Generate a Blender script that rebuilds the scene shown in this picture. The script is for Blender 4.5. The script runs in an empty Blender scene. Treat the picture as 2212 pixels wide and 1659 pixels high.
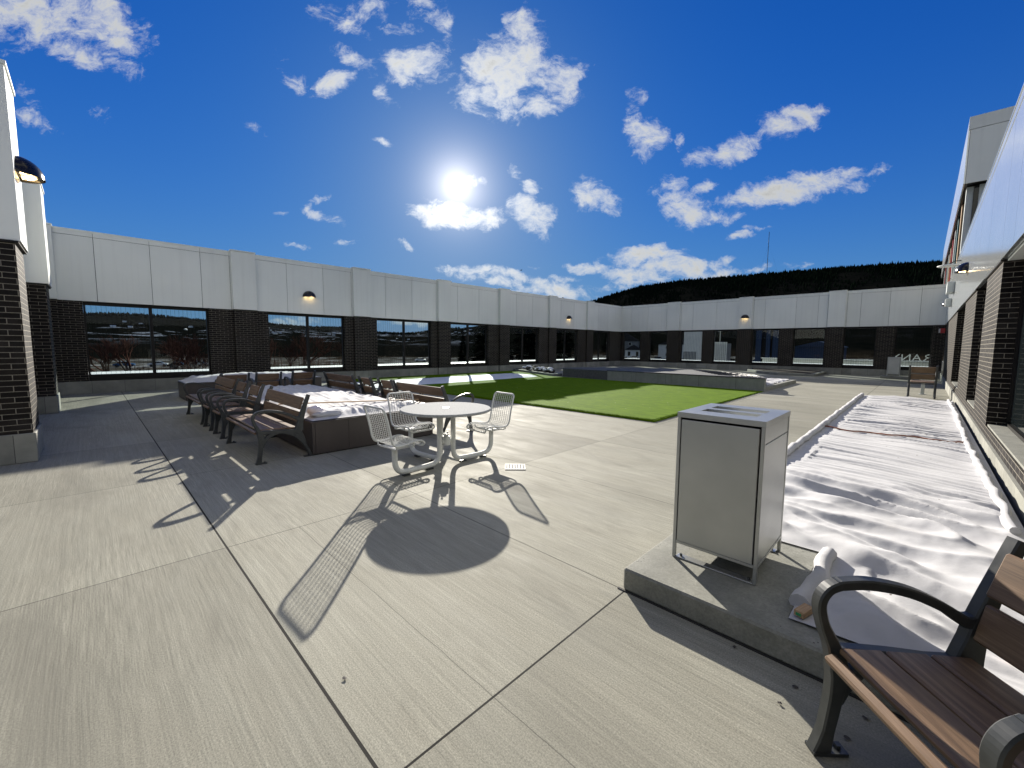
import bpy, bmesh, math, random
from mathutils import Vector, Matrix, noise, Quaternion
R=math.radians; PI=math.pi
random.seed(7)
sc=bpy.context.scene
COL=sc.collection
# ------------------------------------------------------------------ camera
H=1.62
cam=bpy.data.objects.new('camera',bpy.data.cameras.new('camera')); COL.objects.link(cam); sc.camera=cam
cam.data.sensor_width=36; cam.data.lens=14.627; cam.data.clip_end=8000; cam.data.clip_start=0.02
# columns: camera right, up, back in world axes (orthonormalised)
zc=Vector((.699,-.709,.0906)).normalized(); xc=Vector((.711,.703,.0070)); xc=(xc-zc*xc.dot(zc)).normalized(); yc=zc.cross(xc)
cam.matrix_world=Matrix(((xc.x,yc.x,zc.x,0),(xc.y,yc.y,zc.y,0),(xc.z,yc.z,zc.z,H),(0,0,0,1)))
# ------------------------------------------------------------------ light
SUN_EL=R(20.0); SUN_AZ=R(52.0)     # azimuth from +Y towards -X
sdir=Vector((-math.sin(SUN_AZ)*math.cos(SUN_EL),math.cos(SUN_AZ)*math.cos(SUN_EL),math.sin(SUN_EL)))
sun=bpy.data.objects.new('sun',bpy.data.lights.new('sun','SUN')); COL.objects.link(sun)
sun.data.energy=5.0; sun.data.angle=R(0.55); sun.data.color=(1,.93,.82)
sun.rotation_euler=sdir.to_track_quat('Z','Y').to_euler()
sc.view_settings.view_transform='Standard'; sc.view_settings.look='None'; sc.view_settings.gamma=1
EV=1.15; sc.view_settings.exposure=EV
world=bpy.data.worlds.new('World'); sc.world=world; world.use_nodes=True
def build_world():
    nt=world.node_tree; N=nt.nodes; L=nt.links; N.clear()
    def n(t,**k):
        a=N.new(t)
        for q,v in k.items(): setattr(a,q,v)
        return a
    def lk(a,b): L.new(a,b)
    def setin(node,i,v):
        if hasattr(v,'links') or isinstance(v,bpy.types.NodeSocket): lk(v,node.inputs[i])
        else: node.inputs[i].default_value=v
    def M(op,*a,clamp=False):
        x=n('ShaderNodeMath',operation=op); x.use_clamp=clamp
        for i,v in enumerate(a): setin(x,i,v)
        return x.outputs[0]
    def V(op,*a,out=0):
        x=n('ShaderNodeVectorMath',operation=op)
        for i,v in enumerate(a): setin(x,i,v)
        return x.outputs[out]
    sky=n('ShaderNodeTexSky',sky_type='NISHITA'); sky.sun_disc=False
    sky.sun_elevation=SUN_EL; sky.sun_rotation=-SUN_AZ; sky.altitude=200; sky.air_density=1.0; sky.dust_density=.35; sky.ozone_density=3.0
    tc=n('ShaderNodeTexCoord'); d=tc.outputs['Generated']
    hs=n('ShaderNodeHueSaturation'); hs.inputs['Saturation'].default_value=1.28; hs.inputs['Value'].default_value=1.0; hs.inputs['Hue'].default_value=.507
    lk(sky.outputs[0],hs.inputs['Color'])
    sk0=V('MULTIPLY',hs.outputs[0],(.115,)*3)
    lum=V('DOT_PRODUCT',sk0,(.25,.5,.25),out=1)
    s0=n('ShaderNodeVectorMath',operation='SCALE'); lk(sk0,s0.inputs[0]); lk(M('DIVIDE',.42,M('ADD',lum,.36)),s0.inputs['Scale'])
    # deep, polarised-looking winter blue: per-channel response of the phone's sensor to this sky
    E=2**EV; sp=n('ShaderNodeSeparateXYZ'); lk(s0.outputs[0],sp.inputs[0]); cbs=n('ShaderNodeCombineXYZ')
    for i,(cf,pw) in enumerate(((.33,1.9),(.42,1.15),(.67,1.07))):
        lk(M('MULTIPLY',M('POWER',M('MULTIPLY',sp.outputs[i],2.0),pw),cf/E),cbs.inputs[i])
    skyc=cbs.outputs[0]
    # paler air towards the horizon
    dz=n('ShaderNodeSeparateXYZ'); lk(d,dz.inputs[0])
    hz=M('MULTIPLY',M('EXPONENT',M('MULTIPLY',M('MAXIMUM',dz.outputs[2],0.0),-6.3)),.88)
    hm=n('ShaderNodeMix',data_type='VECTOR'); lk(hz,hm.inputs[0]); lk(skyc,hm.inputs[4]); hm.inputs[5].default_value=(.165/E,.335/E,.66/E)
    skyc=hm.outputs[1]
    # cloud deck laid out on a tangent plane facing the sunny side of the sky
    F=-zc; U=yc; X=xc
    df=M('MAXIMUM',V('DOT_PRODUCT',d,tuple(F),out=1),.05)
    px=M('DIVIDE',V('DOT_PRODUCT',d,tuple(X),out=1),df); py=M('DIVIDE',V('DOT_PRODUCT',d,tuple(U),out=1),df)
    cb=n('ShaderNodeCombineXYZ'); lk(px,cb.inputs[0]); lk(py,cb.inputs[1]); P=cb.outputs[0]
    w1=n('ShaderNodeTexNoise'); w1.inputs['Scale'].default_value=9; w1.inputs['Detail'].default_value=5; w1.inputs['Roughness'].default_value=.6; lk(P,w1.inputs['Vector'])
    warp=V('MULTIPLY',V('SUBTRACT',w1.outputs['Color'],(.5,.5,.5)),(.075,.06,0))
    PW=V('ADD',P,warp)
    f=898.8
    blobs=[(70,20,190,75,12,1.2),(235,55,95,55,35,1.1),(150,110,130,28,20,.75),(265,135,50,22,30,.7),(55,205,45,16,35,.45),(60,258,48,13,20,.5),
     (740,48,75,26,40,.75),(790,12,40,30,40,.55),(900,10,60,24,25,.65),(960,50,20,45,0,.5),(870,60,60,14,10,.35),
     (645,168,50,22,40,.55),(722,186,42,26,-15,1),(770,128,55,18,25,.8),(895,145,72,44,8,1.15),(830,205,38,16,55,.7),(800,170,30,14,45,.4),(930,110,40,24,0,.6),
     (1095,150,92,78,-35,1.4),(1130,70,40,52,10,1.1),(1090,225,100,36,8,.95),(1195,180,55,62,10,1.15),(1240,158,45,20,-10,.7),(1165,240,48,22,-10,.7),(1000,205,22,34,0,.35),
     (1400,298,42,40,20,1.05),(1368,250,17,55,5,.8),(1466,306,14,17,0,.7),(1385,215,14,20,0,.5),
     (1708,262,62,34,-12,1.15),(1750,245,34,18,-10,.8),(1590,322,58,25,-25,1.0),(1512,340,36,18,-25,.65),(1650,288,30,9,-25,.5),
     (1700,412,135,34,-12,1.35),(1630,432,70,24,-5,1),(1800,388,64,24,-22,.95),(1895,362,34,12,-25,.75),(1850,400,40,12,-25,.45),
     (1478,450,56,42,10,1.1),(1545,470,55,18,-5,.95),(1462,405,34,26,40,.8),(1520,402,36,14,-28,.8),(1415,412,22,12,0,.4),
     (1592,513,30,9,-8,.9),(1640,494,26,4,-5,.5),
     (1278,420,42,32,5,1.15),(1310,435,22,22,30,.7),(1150,462,50,30,20,1.15),(1160,490,42,22,20,.9),(1192,455,22,12,20,.6),(1118,378,18,14,20,.6),(1142,402,26,15,35,.8),
     (985,466,96,27,4,1.6),(960,455,60,22,0,1.4),(1010,388,35,12,15,.7),(940,430,30,8,10,.5),
     (826,309,26,10,18,.8),(700,460,42,12,22,.75),(697,425,20,6,-10,.5),(645,528,34,8,10,.85),(750,525,22,6,10,.6),(875,525,24,9,25,.8),(600,455,24,4,5,.4),
     (540,275,26,10,15,.3),(230,250,26,16,30,.25),(235,428,14,5,0,.3),
     (1030,588,88,16,6,1.15),(1130,600,95,12,9,.95),(1200,628,95,22,4,1.2),(1090,612,80,12,10,1.05),(1265,575,52,11,3,.95),(1160,575,22,5,0,.6),(1210,600,40,8,0,.7),(1255,640,50,9,0,.7),
     (1385,553,80,24,-4,1.3),(1400,536,40,14,-8,1.2),(1445,578,100,26,4,1.4),(1390,600,70,20,3,1.2),(1345,592,50,9,5,.6),
     (1530,573,46,14,-4,.95),(1550,590,62,10,-6,.95),(1632,578,34,8,-8,.85),(1580,563,18,8,0,.7),(1725,570,30,7,-4,.6),(1820,586,40,5,-4,.5),(90,478,22,6,15,.8),(1300,620,60,8,0,.6),
     (500,560,60,12,5,.5),(330,620,80,14,5,.6),(420,655,120,10,4,.9),(700,650,110,16,5,1.3),(900,690,90,18,3,1.4),(980,680,60,14,3,1.2),(620,700,70,20,0,.9)]
    acc=None; PWk=PW
    for bi,(cx,cy,rx,ry,ang,st) in enumerate(blobs):
        if bi and bi%15==0:   # chain the groups so the shader stack stays small
            PWk=V('ADD',PW,M('MULTIPLY',acc,1e-9))
        mp=n('ShaderNodeMapping',vector_type='TEXTURE'); lk(PWk,mp.inputs['Vector'])
        mp.inputs['Location'].default_value=((cx-1106)/f,-(cy-829.5)/f,0)
        mp.inputs['Rotation'].default_value=(0,0,R(-ang)); mp.inputs['Scale'].default_value=(rx*1.2/f,ry*1.2/f,1)
        l=V('DOT_PRODUCT',mp.outputs[0],mp.outputs[0],out=1)
        v=M('MULTIPLY_ADD',l,-st,st)
        acc=v if acc is None else M('SMOOTH_MAX',acc,v,.25)
    n2=n('ShaderNodeTexNoise'); n2.inputs['Scale'].default_value=13; n2.inputs['Detail'].default_value=9; n2.inputs['Roughness'].default_value=.68; n2.inputs['Distortion'].default_value=.35
    lk(V('MULTIPLY',PW,(1,1.35,1)),n2.inputs['Vector'])
    nn=M('MULTIPLY',M('SUBTRACT',n2.outputs['Fac'],.5),4.4)
    n4=n('ShaderNodeTexNoise'); n4.inputs['Scale'].default_value=42; n4.inputs['Detail'].default_value=6; n4.inputs['Roughness'].default_value=.65; n4.inputs['Distortion'].default_value=.6; lk(V('MULTIPLY',P,(1,1.5,1)),n4.inputs['Vector'])
    nn=M('ADD',nn,M('MULTIPLY',M('SUBTRACT',n4.outputs['Fac'],.5),1.1))
    dens=M('ADD',acc,nn)
    dens=M('MULTIPLY',dens,M('GREATER_THAN',acc,-.75))
    mr=n('ShaderNodeMapRange',interpolation_type='SMOOTHSTEP'); lk(dens,mr.inputs[0]); mr.inputs[1].default_value=.08; mr.inputs[2].default_value=1.75
    front=M('GREATER_THAN',V('DOT_PRODUCT',d,tuple(F),out=1),.12)
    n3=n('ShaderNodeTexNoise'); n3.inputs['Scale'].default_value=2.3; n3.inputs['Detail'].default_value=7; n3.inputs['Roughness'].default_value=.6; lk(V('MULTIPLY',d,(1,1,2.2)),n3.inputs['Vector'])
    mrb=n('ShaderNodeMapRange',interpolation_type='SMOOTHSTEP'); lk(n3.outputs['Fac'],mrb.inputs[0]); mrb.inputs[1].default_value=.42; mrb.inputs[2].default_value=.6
    back=M('MULTIPLY',mrb.outputs[0],M('LESS_THAN',V('DOT_PRODUCT',d,tuple(F),out=1),.12))  # unseen clouds behind the camera, added as fill for shaded surfaces
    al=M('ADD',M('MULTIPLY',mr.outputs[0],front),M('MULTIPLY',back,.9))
    # thick middles greyer, thin edges bright
    mr2=n('ShaderNodeMapRange'); lk(dens,mr2.inputs[0]); mr2.inputs[1].default_value=.7; mr2.inputs[2].default_value=2.2; mr2.inputs[3].default_value=1.03; mr2.inputs[4].default_value=.60
    ang=M('ARCCOSINE',M('MINIMUM',V('DOT_PRODUCT',V('NORMALIZE',d),tuple(sdir),out=1),.99999))
    near=M('EXPONENT',M('MULTIPLY',ang,-6.5))
    cl=M('MULTIPLY',mr2.outputs[0],M('MULTIPLY_ADD',near,.34,.34))
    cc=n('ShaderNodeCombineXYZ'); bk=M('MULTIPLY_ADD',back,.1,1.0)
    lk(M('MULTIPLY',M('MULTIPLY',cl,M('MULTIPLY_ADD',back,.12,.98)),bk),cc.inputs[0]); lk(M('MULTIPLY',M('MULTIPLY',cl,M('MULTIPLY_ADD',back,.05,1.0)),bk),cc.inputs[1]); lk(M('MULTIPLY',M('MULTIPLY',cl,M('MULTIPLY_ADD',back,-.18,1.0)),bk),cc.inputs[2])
    # aureole and the sun itself
    a1=M('EXPONENT',M('MULTIPLY',ang,-30)); a2=M('EXPONENT',M('MULTIPLY',ang,-7))
    au=V('ADD',V('SCALE',(1,.93,.82)),(0,0,0))
    s1=n('ShaderNodeVectorMath',operation='SCALE'); s1.inputs[0].default_value=(1,.9,.76); lk(M('MULTIPLY',a1,.8),s1.inputs['Scale'])
    s2=n('ShaderNodeVectorMath',operation='SCALE'); s2.inputs[0].default_value=(.8,.86,1); lk(M('MULTIPLY',a2,.08),s2.inputs['Scale'])
    disc=n('ShaderNodeMapRange',interpolation_type='SMOOTHSTEP'); lk(ang,disc.inputs[0]); disc.inputs[1].default_value=.017; disc.inputs[2].default_value=.024; disc.inputs[3].default_value=4; disc.inputs[4].default_value=0
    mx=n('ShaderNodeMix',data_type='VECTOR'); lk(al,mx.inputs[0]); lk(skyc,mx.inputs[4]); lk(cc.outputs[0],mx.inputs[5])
    tot=V('ADD',V('ADD',mx.outputs[1],s1.outputs[0]),s2.outputs[0])
    s3=n('ShaderNodeVectorMath',operation='SCALE'); s3.inputs[0].default_value=(1,.97,.9); lk(disc.outputs[0],s3.inputs['Scale'])
    tot=V('ADD',tot,s3.outputs[0])
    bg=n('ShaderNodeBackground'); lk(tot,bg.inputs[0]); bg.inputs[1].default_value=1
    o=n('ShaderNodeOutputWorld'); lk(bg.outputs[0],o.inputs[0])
build_world()
world.cycles.sampling_method='NONE'
# ------------------------------------------------------------------ materials
MATS={}
def newmat(name):
    ma=bpy.data.materials.new(name); ma.use_nodes=True; MATS[name]=ma
    nt=ma.node_tree; return ma,nt,nt.nodes['Principled BSDF']
def nd(nt,t,ins=None,**k):
    a=nt.nodes.new(t)
    for q,v in k.items(): setattr(a,q,v)
    for q,v in (ins or {}).items():
        if isinstance(v,bpy.types.NodeSocket): nt.links.new(v,a.inputs[q])
        else: a.inputs[q].default_value=v
    return a
def uvvec(nt,scale=(1,1,1),rot=0,coord='UV'):
    t=nd(nt,'ShaderNodeTexCoord'); return nd(nt,'ShaderNodeMapping',{'Vector':t.outputs[coord],'Scale':scale,'Rotation':(0,0,rot)}).outputs[0]
def ramp(nt,fac,stops):
    r=nd(nt,'ShaderNodeValToRGB',{'Fac':fac}); e=r.color_ramp.elements
    while len(e)<len(stops): e.new(.5)
    for i,(p,c) in enumerate(stops): e[i].position=p; e[i].color=(*c,1)
    return r.outputs[0]
def bump(nt,b,h,s,dist=.01):
    q=nd(nt,'ShaderNodeBump',{'Height':h,'Strength':s,'Distance':dist}); nt.links.new(q.outputs[0],b.inputs['Normal'])
def mmath(nt,op,a,b=None,c=None,clamp=False):
    x=nd(nt,'ShaderNodeMath',operation=op); x.use_clamp=clamp
    for i,v in enumerate((a,b,c)):
        if v is None: continue
        if isinstance(v,bpy.types.NodeSocket): nt.links.new(v,x.inputs[i])
        else: x.inputs[i].default_value=v
    return x.outputs[0]
def mixc(nt,f,a,b,bt='MIX'):
    x=nd(nt,'ShaderNodeMix',data_type='RGBA',blend_type=bt)
    for i,v in ((0,f),(6,a),(7,b)):
        if isinstance(v,bpy.types.NodeSocket): nt.links.new(v,x.inputs[i])
        else: x.inputs[i].default_value=(*v,1) if isinstance(v,tuple) else v
    return x.outputs[2]
def simple(name,c1,c2,scale=8,rough=.6,metal=0,bs=.15,stretch=(1,1,1),detail=6,spec=.5,bd=.01,coord='Object',rr=None):
    ma,nt,b=newmat(name); v=uvvec(nt,stretch,coord=coord)
    n=nd(nt,'ShaderNodeTexNoise',{'Vector':v,'Scale':scale,'Detail':detail,'Roughness':.6})
    col=ramp(nt,n.outputs['Fac'],[(.3,c1),(.7,c2)]); nt.links.new(col,b.inputs['Base Color'])
    b.inputs['Roughness'].default_value=rough; b.inputs['Metallic'].default_value=metal; b.inputs['Specular IOR Level'].default_value=spec
    if rr:
        nt.links.new(nd(nt,'ShaderNodeMapRange',{0:n.outputs['Fac'],3:rr[0],4:rr[1]}).outputs[0],b.inputs['Roughness'])
    if bs: bump(nt,b,n.outputs['Fac'],bs,bd)
    return ma
def mat_floor():
    ma,nt,b=newmat('broomed_concrete')
    t=nd(nt,'ShaderNodeTexCoord'); o=t.outputs['Object']; sx=nd(nt,'ShaderNodeSeparateXYZ',{0:o})
    X,Y=sx.outputs[0],sx.outputs[1]
    # slow waviness of the broom strokes
    wv=nd(nt,'ShaderNodeTexNoise',{'Vector':o,'Scale':.9,'Detail':2})
    off=mmath(nt,'MULTIPLY',mmath(nt,'SUBTRACT',wv.outputs['Fac'],.5),.05)
    cb=nd(nt,'ShaderNodeCombineXYZ',{0:mmath(nt,'MULTIPLY',X,.55),1:mmath(nt,'MULTIPLY',mmath(nt,'ADD',Y,off),34)})
    br=nd(nt,'ShaderNodeTexNoise',{'Vector':cb.outputs[0],'Scale':1.0,'Detail':5,'Roughness':.62})
    cb2=nd(nt,'ShaderNodeCombineXYZ',{0:mmath(nt,'MULTIPLY',X,3.4),1:mmath(nt,'MULTIPLY',mmath(nt,'ADD',Y,off),110)})
    br2=nd(nt,'ShaderNodeTexNoise',{'Vector':cb2.outputs[0],'Scale':1.0,'Detail':3,'Roughness':.6})
    grain=nd(nt,'ShaderNodeTexNoise',{'Vector':o,'Scale':130,'Detail':3,'Roughness':.7})
    big=nd(nt,'ShaderNodeTexNoise',{'Vector':nd(nt,'ShaderNodeMapping',{'Vector':o,'Scale':(.35,.9,1)}).outputs[0],'Scale':.9,'Detail':7,'Roughness':.62})
    mid=nd(nt,'ShaderNodeTexNoise',{'Vector':nd(nt,'ShaderNodeMapping',{'Vector':o,'Scale':(.7,2.2,1)}).outputs[0],'Scale':1.7,'Detail':6,'Roughness':.6,'Distortion':.6})
    # slabs
    def step(v,edges):
        a=None
        for e in edges:
            s=mmath(nt,'GREATER_THAN',v,e); a=s if a is None else mmath(nt,'ADD',a,s)
        return a
    XL=[-16.6,-14.05,-11.5,-8.95,-6.38,-3.86,-1.31]; YL=[-2.7,-1.0,.68,2.42,4.14,6.1,8.3,11,14,17.3,20.5,23.5,26.5,29.6]
    cell=nd(nt,'ShaderNodeTexWhiteNoise',{'Vector':nd(nt,'ShaderNodeCombineXYZ',{0:step(X,XL),1:step(Y,YL)}).outputs[0]},noise_dimensions='2D')
    col=ramp(nt,big.outputs['Fac'],[(.28,(.222,.221,.185)),(.5,(.285,.282,.237)),(.75,(.345,.342,.292))])
    col=mixc(nt,mmath(nt,'MULTIPLY',mid.outputs['Fac'],.5),col,(.31,.29,.235))
    st0=nd(nt,'ShaderNodeTexNoise',{'Vector':nd(nt,'ShaderNodeMapping',{'Vector':o,'Location':(9,4,0),'Scale':(.6,1,1)}).outputs[0],'Scale':.7,'Detail':4,'Roughness':.6})
    def mul(c,fac): return nd(nt,'ShaderNodeVectorMath',{0:c,'Scale':fac},operation='SCALE').outputs[0]
    br_s=nd(nt,'ShaderNodeMapRange',{0:br.outputs['Fac'],1:.28,2:.72,3:.88,4:1.1}).outputs[0]
    col=mul(col,br_s)
    pt=nd(nt,'ShaderNodeMapRange',{0:st0.outputs['Fac'],1:.38,2:.62,3:.25,4:1.0}).outputs[0]
    b2=nd(nt,'ShaderNodeMapRange',{0:br2.outputs['Fac'],1:.3,2:.7,3:-.24,4:.17}).outputs[0]
    col=mul(col,mmath(nt,'MULTIPLY_ADD',b2,pt,1.0))
    col=mul(col,nd(nt,'ShaderNodeMapRange',{0:grain.outputs['Fac'],1:.3,2:.7,3:.66,4:1.3}).outputs[0])
    col=mul(col,nd(nt,'ShaderNodeMapRange',{0:cell.outputs['Value'],3:.82,4:1.13}).outputs[0])
    # pits
    vo=nd(nt,'ShaderNodeTexVoronoi',{'Vector':o,'Scale':26,'Randomness':1})
    pit=mmath(nt,'LESS_THAN',vo.outputs['Distance'],.055)
    pit=mmath(nt,'MULTIPLY',pit,mmath(nt,'GREATER_THAN',mid.outputs['Fac'],.53))
    col=mixc(nt,mmath(nt,'MULTIPLY',pit,.6),col,(.09,.085,.075))
    # stains
    st=nd(nt,'ShaderNodeTexNoise',{'Vector':nd(nt,'ShaderNodeMapping',{'Vector':o,'Location':(3,1,0),'Rotation':(0,0,.5),'Scale':(.5,1.6,1)}).outputs[0],'Scale':.8,'Detail':8,'Roughness':.68,'Distortion':.8})
    stf=nd(nt,'ShaderNodeMapRange',{0:st.outputs['Fac'],1:.5,2:.66,3:0,4:.5}).outputs[0]
    col=mixc(nt,stf,col,(.17,.165,.14))
    def line(v,e,w,wob=None):
        dd=mmath(nt,'ABSOLUTE',mmath(nt,'SUBTRACT',v if wob is None else mmath(nt,'ADD',v,wob),e)); return mmath(nt,'LESS_THAN',dd,w)
    wob=mmath(nt,'MULTIPLY',mmath(nt,'SUBTRACT',nd(nt,'ShaderNodeTexNoise',{'Vector':o,'Scale':2.2,'Detail':6}).outputs['Fac'],.5),.035)
    ls=[]
    for e in XL: ls.append(line(X,e,.0055 if e==-1.31 else .003))
    for e in YL: ls.append(line(Y,e,.007 if e==.68 else .003))
    g1=ls[0]
    for l in ls[1:]: g1=mmath(nt,'MAXIMUM',g1,l)
    crk=mmath(nt,'MULTIPLY',line(Y,1.22,.0022,wob),mmath(nt,'GREATER_THAN',X,-3.86))
    g1=mmath(nt,'MAXIMUM',g1,mmath(nt,'MULTIPLY',crk,.5))
    col=mixc(nt,g1,col,(.028,.027,.025))
    nt.links.new(col,b.inputs['Base Color'])
    nt.links.new(nd(nt,'ShaderNodeMapRange',{0:mid.outputs['Fac'],1:.3,2:.7,3:.66,4:.85}).outputs[0],b.inputs['Roughness'])
    b.inputs['Specular IOR Level'].default_value=.05
    hh=mmath(nt,'ADD',mmath(nt,'MULTIPLY',br.outputs['Fac'],1.0),mmath(nt,'MULTIPLY',br2.outputs['Fac'],.5))
    hh=mmath(nt,'ADD',hh,mmath(nt,'MULTIPLY',grain.outputs['Fac'],.55))
    hh=mmath(nt,'SUBTRACT',hh,mmath(nt,'MULTIPLY',g1,2.5))
    bump(nt,b,hh,.42,.0035)
    return ma
mat_floor()
def mat_brick():
    ma,nt,b=newmat('dark_brick'); v=uvvec(nt)
    n=nd(nt,'ShaderNodeTexNoise',{'Vector':v,'Scale':1.2,'Detail':4}); 
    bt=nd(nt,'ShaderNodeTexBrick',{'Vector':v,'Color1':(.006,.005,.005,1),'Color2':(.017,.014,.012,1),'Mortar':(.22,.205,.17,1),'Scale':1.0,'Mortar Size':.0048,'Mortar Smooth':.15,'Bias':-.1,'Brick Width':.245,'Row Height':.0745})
    fine=nd(nt,'ShaderNodeTexNoise',{'Vector':v,'Scale':60,'Detail':4})
    col=mixc(nt,1.0,bt.outputs['Color'],ramp(nt,fine.outputs['Fac'],[(.3,(.7,.7,.7)),(.7,(1.25,1.2,1.15))]),'MULTIPLY')
    big=nd(nt,'ShaderNodeTexNoise',{'Vector':v,'Scale':1.6,'Detail':7,'Roughness':.7})
    col=mixc(nt,nd(nt,'ShaderNodeMapRange',{0:big.outputs['Fac'],1:.5,2:.75,3:0,4:.16}).outputs[0],col,(.16,.15,.14))
    nt.links.new(col,b.inputs['Base Color']); b.inputs['Roughness'].default_value=.6; b.inputs['Specular IOR Level'].default_value=.12
    h=mmath(nt,'ADD',mmath(nt,'MULTIPLY',bt.outputs['Fac'],-1.0),mmath(nt,'MULTIPLY',fine.outputs['Fac'],.35))
    bump(nt,b,h,.8,.006)
mat_brick()
def mat_panel():
    ma,nt,b=newmat('white_metal_panel'); v=uvvec(nt,coord='Object')
    n=nd(nt,'ShaderNodeTexNoise',{'Vector':v,'Scale':.7,'Detail':3}); f=nd(nt,'ShaderNodeTexNoise',{'Vector':v,'Scale':220,'Detail':2})
    st=nd(nt,'ShaderNodeTexNoise',{'Vector':nd(nt,'ShaderNodeMapping',{'Vector':v,'Scale':(3,3,.12)}).outputs[0],'Scale':2.5,'Detail':5})
    col=ramp(nt,n.outputs['Fac'],[(.3,(.72,.745,.705)),(.7,(.78,.80,.755))])
    col=mixc(nt,nd(nt,'ShaderNodeMapRange',{0:st.outputs['Fac'],1:.5,2:.75,3:0,4:.16}).outputs[0],col,(.5,.5,.47))
    oi=nd(nt,'ShaderNodeObjectInfo'); col=nd(nt,'ShaderNodeVectorMath',{0:col,'Scale':nd(nt,'ShaderNodeMapRange',{0:oi.outputs['Random'],3:.94,4:1.04}).outputs[0]},operation='SCALE').outputs[0]
    nt.links.new(col,b.inputs['Base Color']); b.inputs['Roughness'].default_value=.3; b.inputs['Specular IOR Level'].default_value=.5
    bump(nt,b,mmath(nt,'ADD',n.outputs['Fac'],mmath(nt,'MULTIPLY',f.outputs['Fac'],.03)),.12,.02)
mat_panel()
def mat_gloss_panel():
    ma,nt,b=newmat('glossy_aluminium_panel'); v=uvvec(nt,coord='Object')
    n=nd(nt,'ShaderNodeTexNoise',{'Vector':v,'Scale':.8,'Detail':3})
    nt.links.new(ramp(nt,n.outputs['Fac'],[(.3,(.60,.635,.65)),(.7,(.66,.69,.70))]),b.inputs['Base Color'])
    b.inputs['Metallic'].default_value=.72; b.inputs['Roughness'].default_value=.16; bump(nt,b,n.outputs['Fac'],.10,.02)
mat_gloss_panel()
def mat_wood():
    ma,nt,b=newmat('ipe_wood'); v=uvvec(nt,(1.2,22,22),coord='UV')
    oi=nd(nt,'ShaderNodeObjectInfo'); vv=nd(nt,'ShaderNodeVectorMath',{0:v,1:nd(nt,'ShaderNodeCombineXYZ',{0:mmath(nt,'MULTIPLY',oi.outputs['Random'],40)}).outputs[0]},operation='ADD').outputs[0]
    n=nd(nt,'ShaderNodeTexNoise',{'Vector':vv,'Scale':2.0,'Detail':7,'Roughness':.62,'Distortion':.5})
    g=nd(nt,'ShaderNodeTexNoise',{'Vector':nd(nt,'ShaderNodeMapping',{'Vector':vv,'Scale':(1,5,5)}).outputs[0],'Scale':5,'Detail':4,'Roughness':.6})
    col=ramp(nt,n.outputs['Fac'],[(.28,(.085,.052,.030)),(.5,(.16,.10,.057)),(.72,(.26,.172,.103))])
    col=mixc(nt,1,col,ramp(nt,g.outputs['Fac'],[(.3,(.66,.64,.62)),(.7,(1.2,1.2,1.2))]),'MULTIPLY')
    hv=nd(nt,'ShaderNodeHueSaturation',{'Color':col,'Value':nd(nt,'ShaderNodeMapRange',{0:oi.outputs['Random'],3:.9,4:1.08}).outputs[0]})
    nt.links.new(hv.outputs[0],b.inputs['Base Color']); b.inputs['Roughness'].default_value=.48
    bump(nt,b,g.outputs['Fac'],.25,.002)
mat_wood()
def mat_fabric():
    ma,nt,b=newmat('white_geotextile'); v=uvvec(nt,coord='Object')
    n=nd(nt,'ShaderNodeTexNoise',{'Vector':v,'Scale':3,'Detail':8,'Roughness':.65})
    d=nd(nt,'ShaderNodeTexNoise',{'Vector':v,'Scale':1.1,'Detail':9,'Roughness':.72})
    f=nd(nt,'ShaderNodeTexNoise',{'Vector':v,'Scale':160,'Detail':3,'Roughness':.7})
    col=ramp(nt,n.outputs['Fac'],[(.3,(.40,.40,.41)),(.65,(.50,.50,.51))])
    col=mixc(nt,nd(nt,'ShaderNodeMapRange',{0:d.outputs['Fac'],1:.6,2:.78,3:0,4:.35}).outputs[0],col,(.42,.39,.34))
    vo=nd(nt,'ShaderNodeTexVoronoi',{'Vector':v,'Scale':7,'Randomness':1})
    sp=mmath(nt,'MULTIPLY',mmath(nt,'LESS_THAN',vo.outputs['Distance'],.06),mmath(nt,'GREATER_THAN',n.outputs['Fac'],.55))
    col=mixc(nt,sp,col,(.09,.07,.055))
    nt.links.new(col,b.inputs['Base Color']); b.inputs['Roughness'].default_value=.9; b.inputs['Specular IOR Level'].default_value=.2
    b.inputs['Sheen Weight'].default_value=.15
    bump(nt,b,mmath(nt,'ADD',mmath(nt,'MULTIPLY',n.outputs['Fac'],1.2),mmath(nt,'MULTIPLY',f.outputs['Fac'],.12)),.35,.012)
mat_fabric()
def mat_turf():
    ma,nt,b=newmat('artificial_turf'); v=uvvec(nt,coord='Object')
    n=nd(nt,'ShaderNodeTexNoise',{'Vector':v,'Scale':55,'Detail':6,'Roughness':.85}); g=nd(nt,'ShaderNodeTexNoise',{'Vector':nd(nt,'ShaderNodeMapping',{'Vector':v,'Scale':(1,3,1)}).outputs[0],'Scale':2,'Detail':6,'Roughness':.65})
    col=ramp(nt,n.outputs['Fac'],[(.25,(.026,.058,.0005)),(.5,(.088,.165,.001)),(.78,(.22,.33,.004))])
    col=mixc(nt,1,col,ramp(nt,g.outputs['Fac'],[(.3,(.68,.72,.6)),(.7,(1.25,1.2,1))]),'MULTIPLY')
    w=nd(nt,'ShaderNodeTexVoronoi',{'Vector':v,'Scale':5}); sp=mmath(nt,'LESS_THAN',w.outputs['Distance'],.055)  # turf sparkle painted into the colour as pale specks
    sp=mmath(nt,'MULTIPLY',sp,mmath(nt,'GREATER_THAN',g.outputs['Fac'],.5))
    col=mixc(nt,sp,col,(.75,.78,.6))
    nt.links.new(col,b.inputs['Base Color']); b.inputs['Roughness'].default_value=.9; b.inputs['Specular IOR Level'].default_value=.04
    bump(nt,b,n.outputs['Fac'],.7,.01)
mat_turf()
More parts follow.
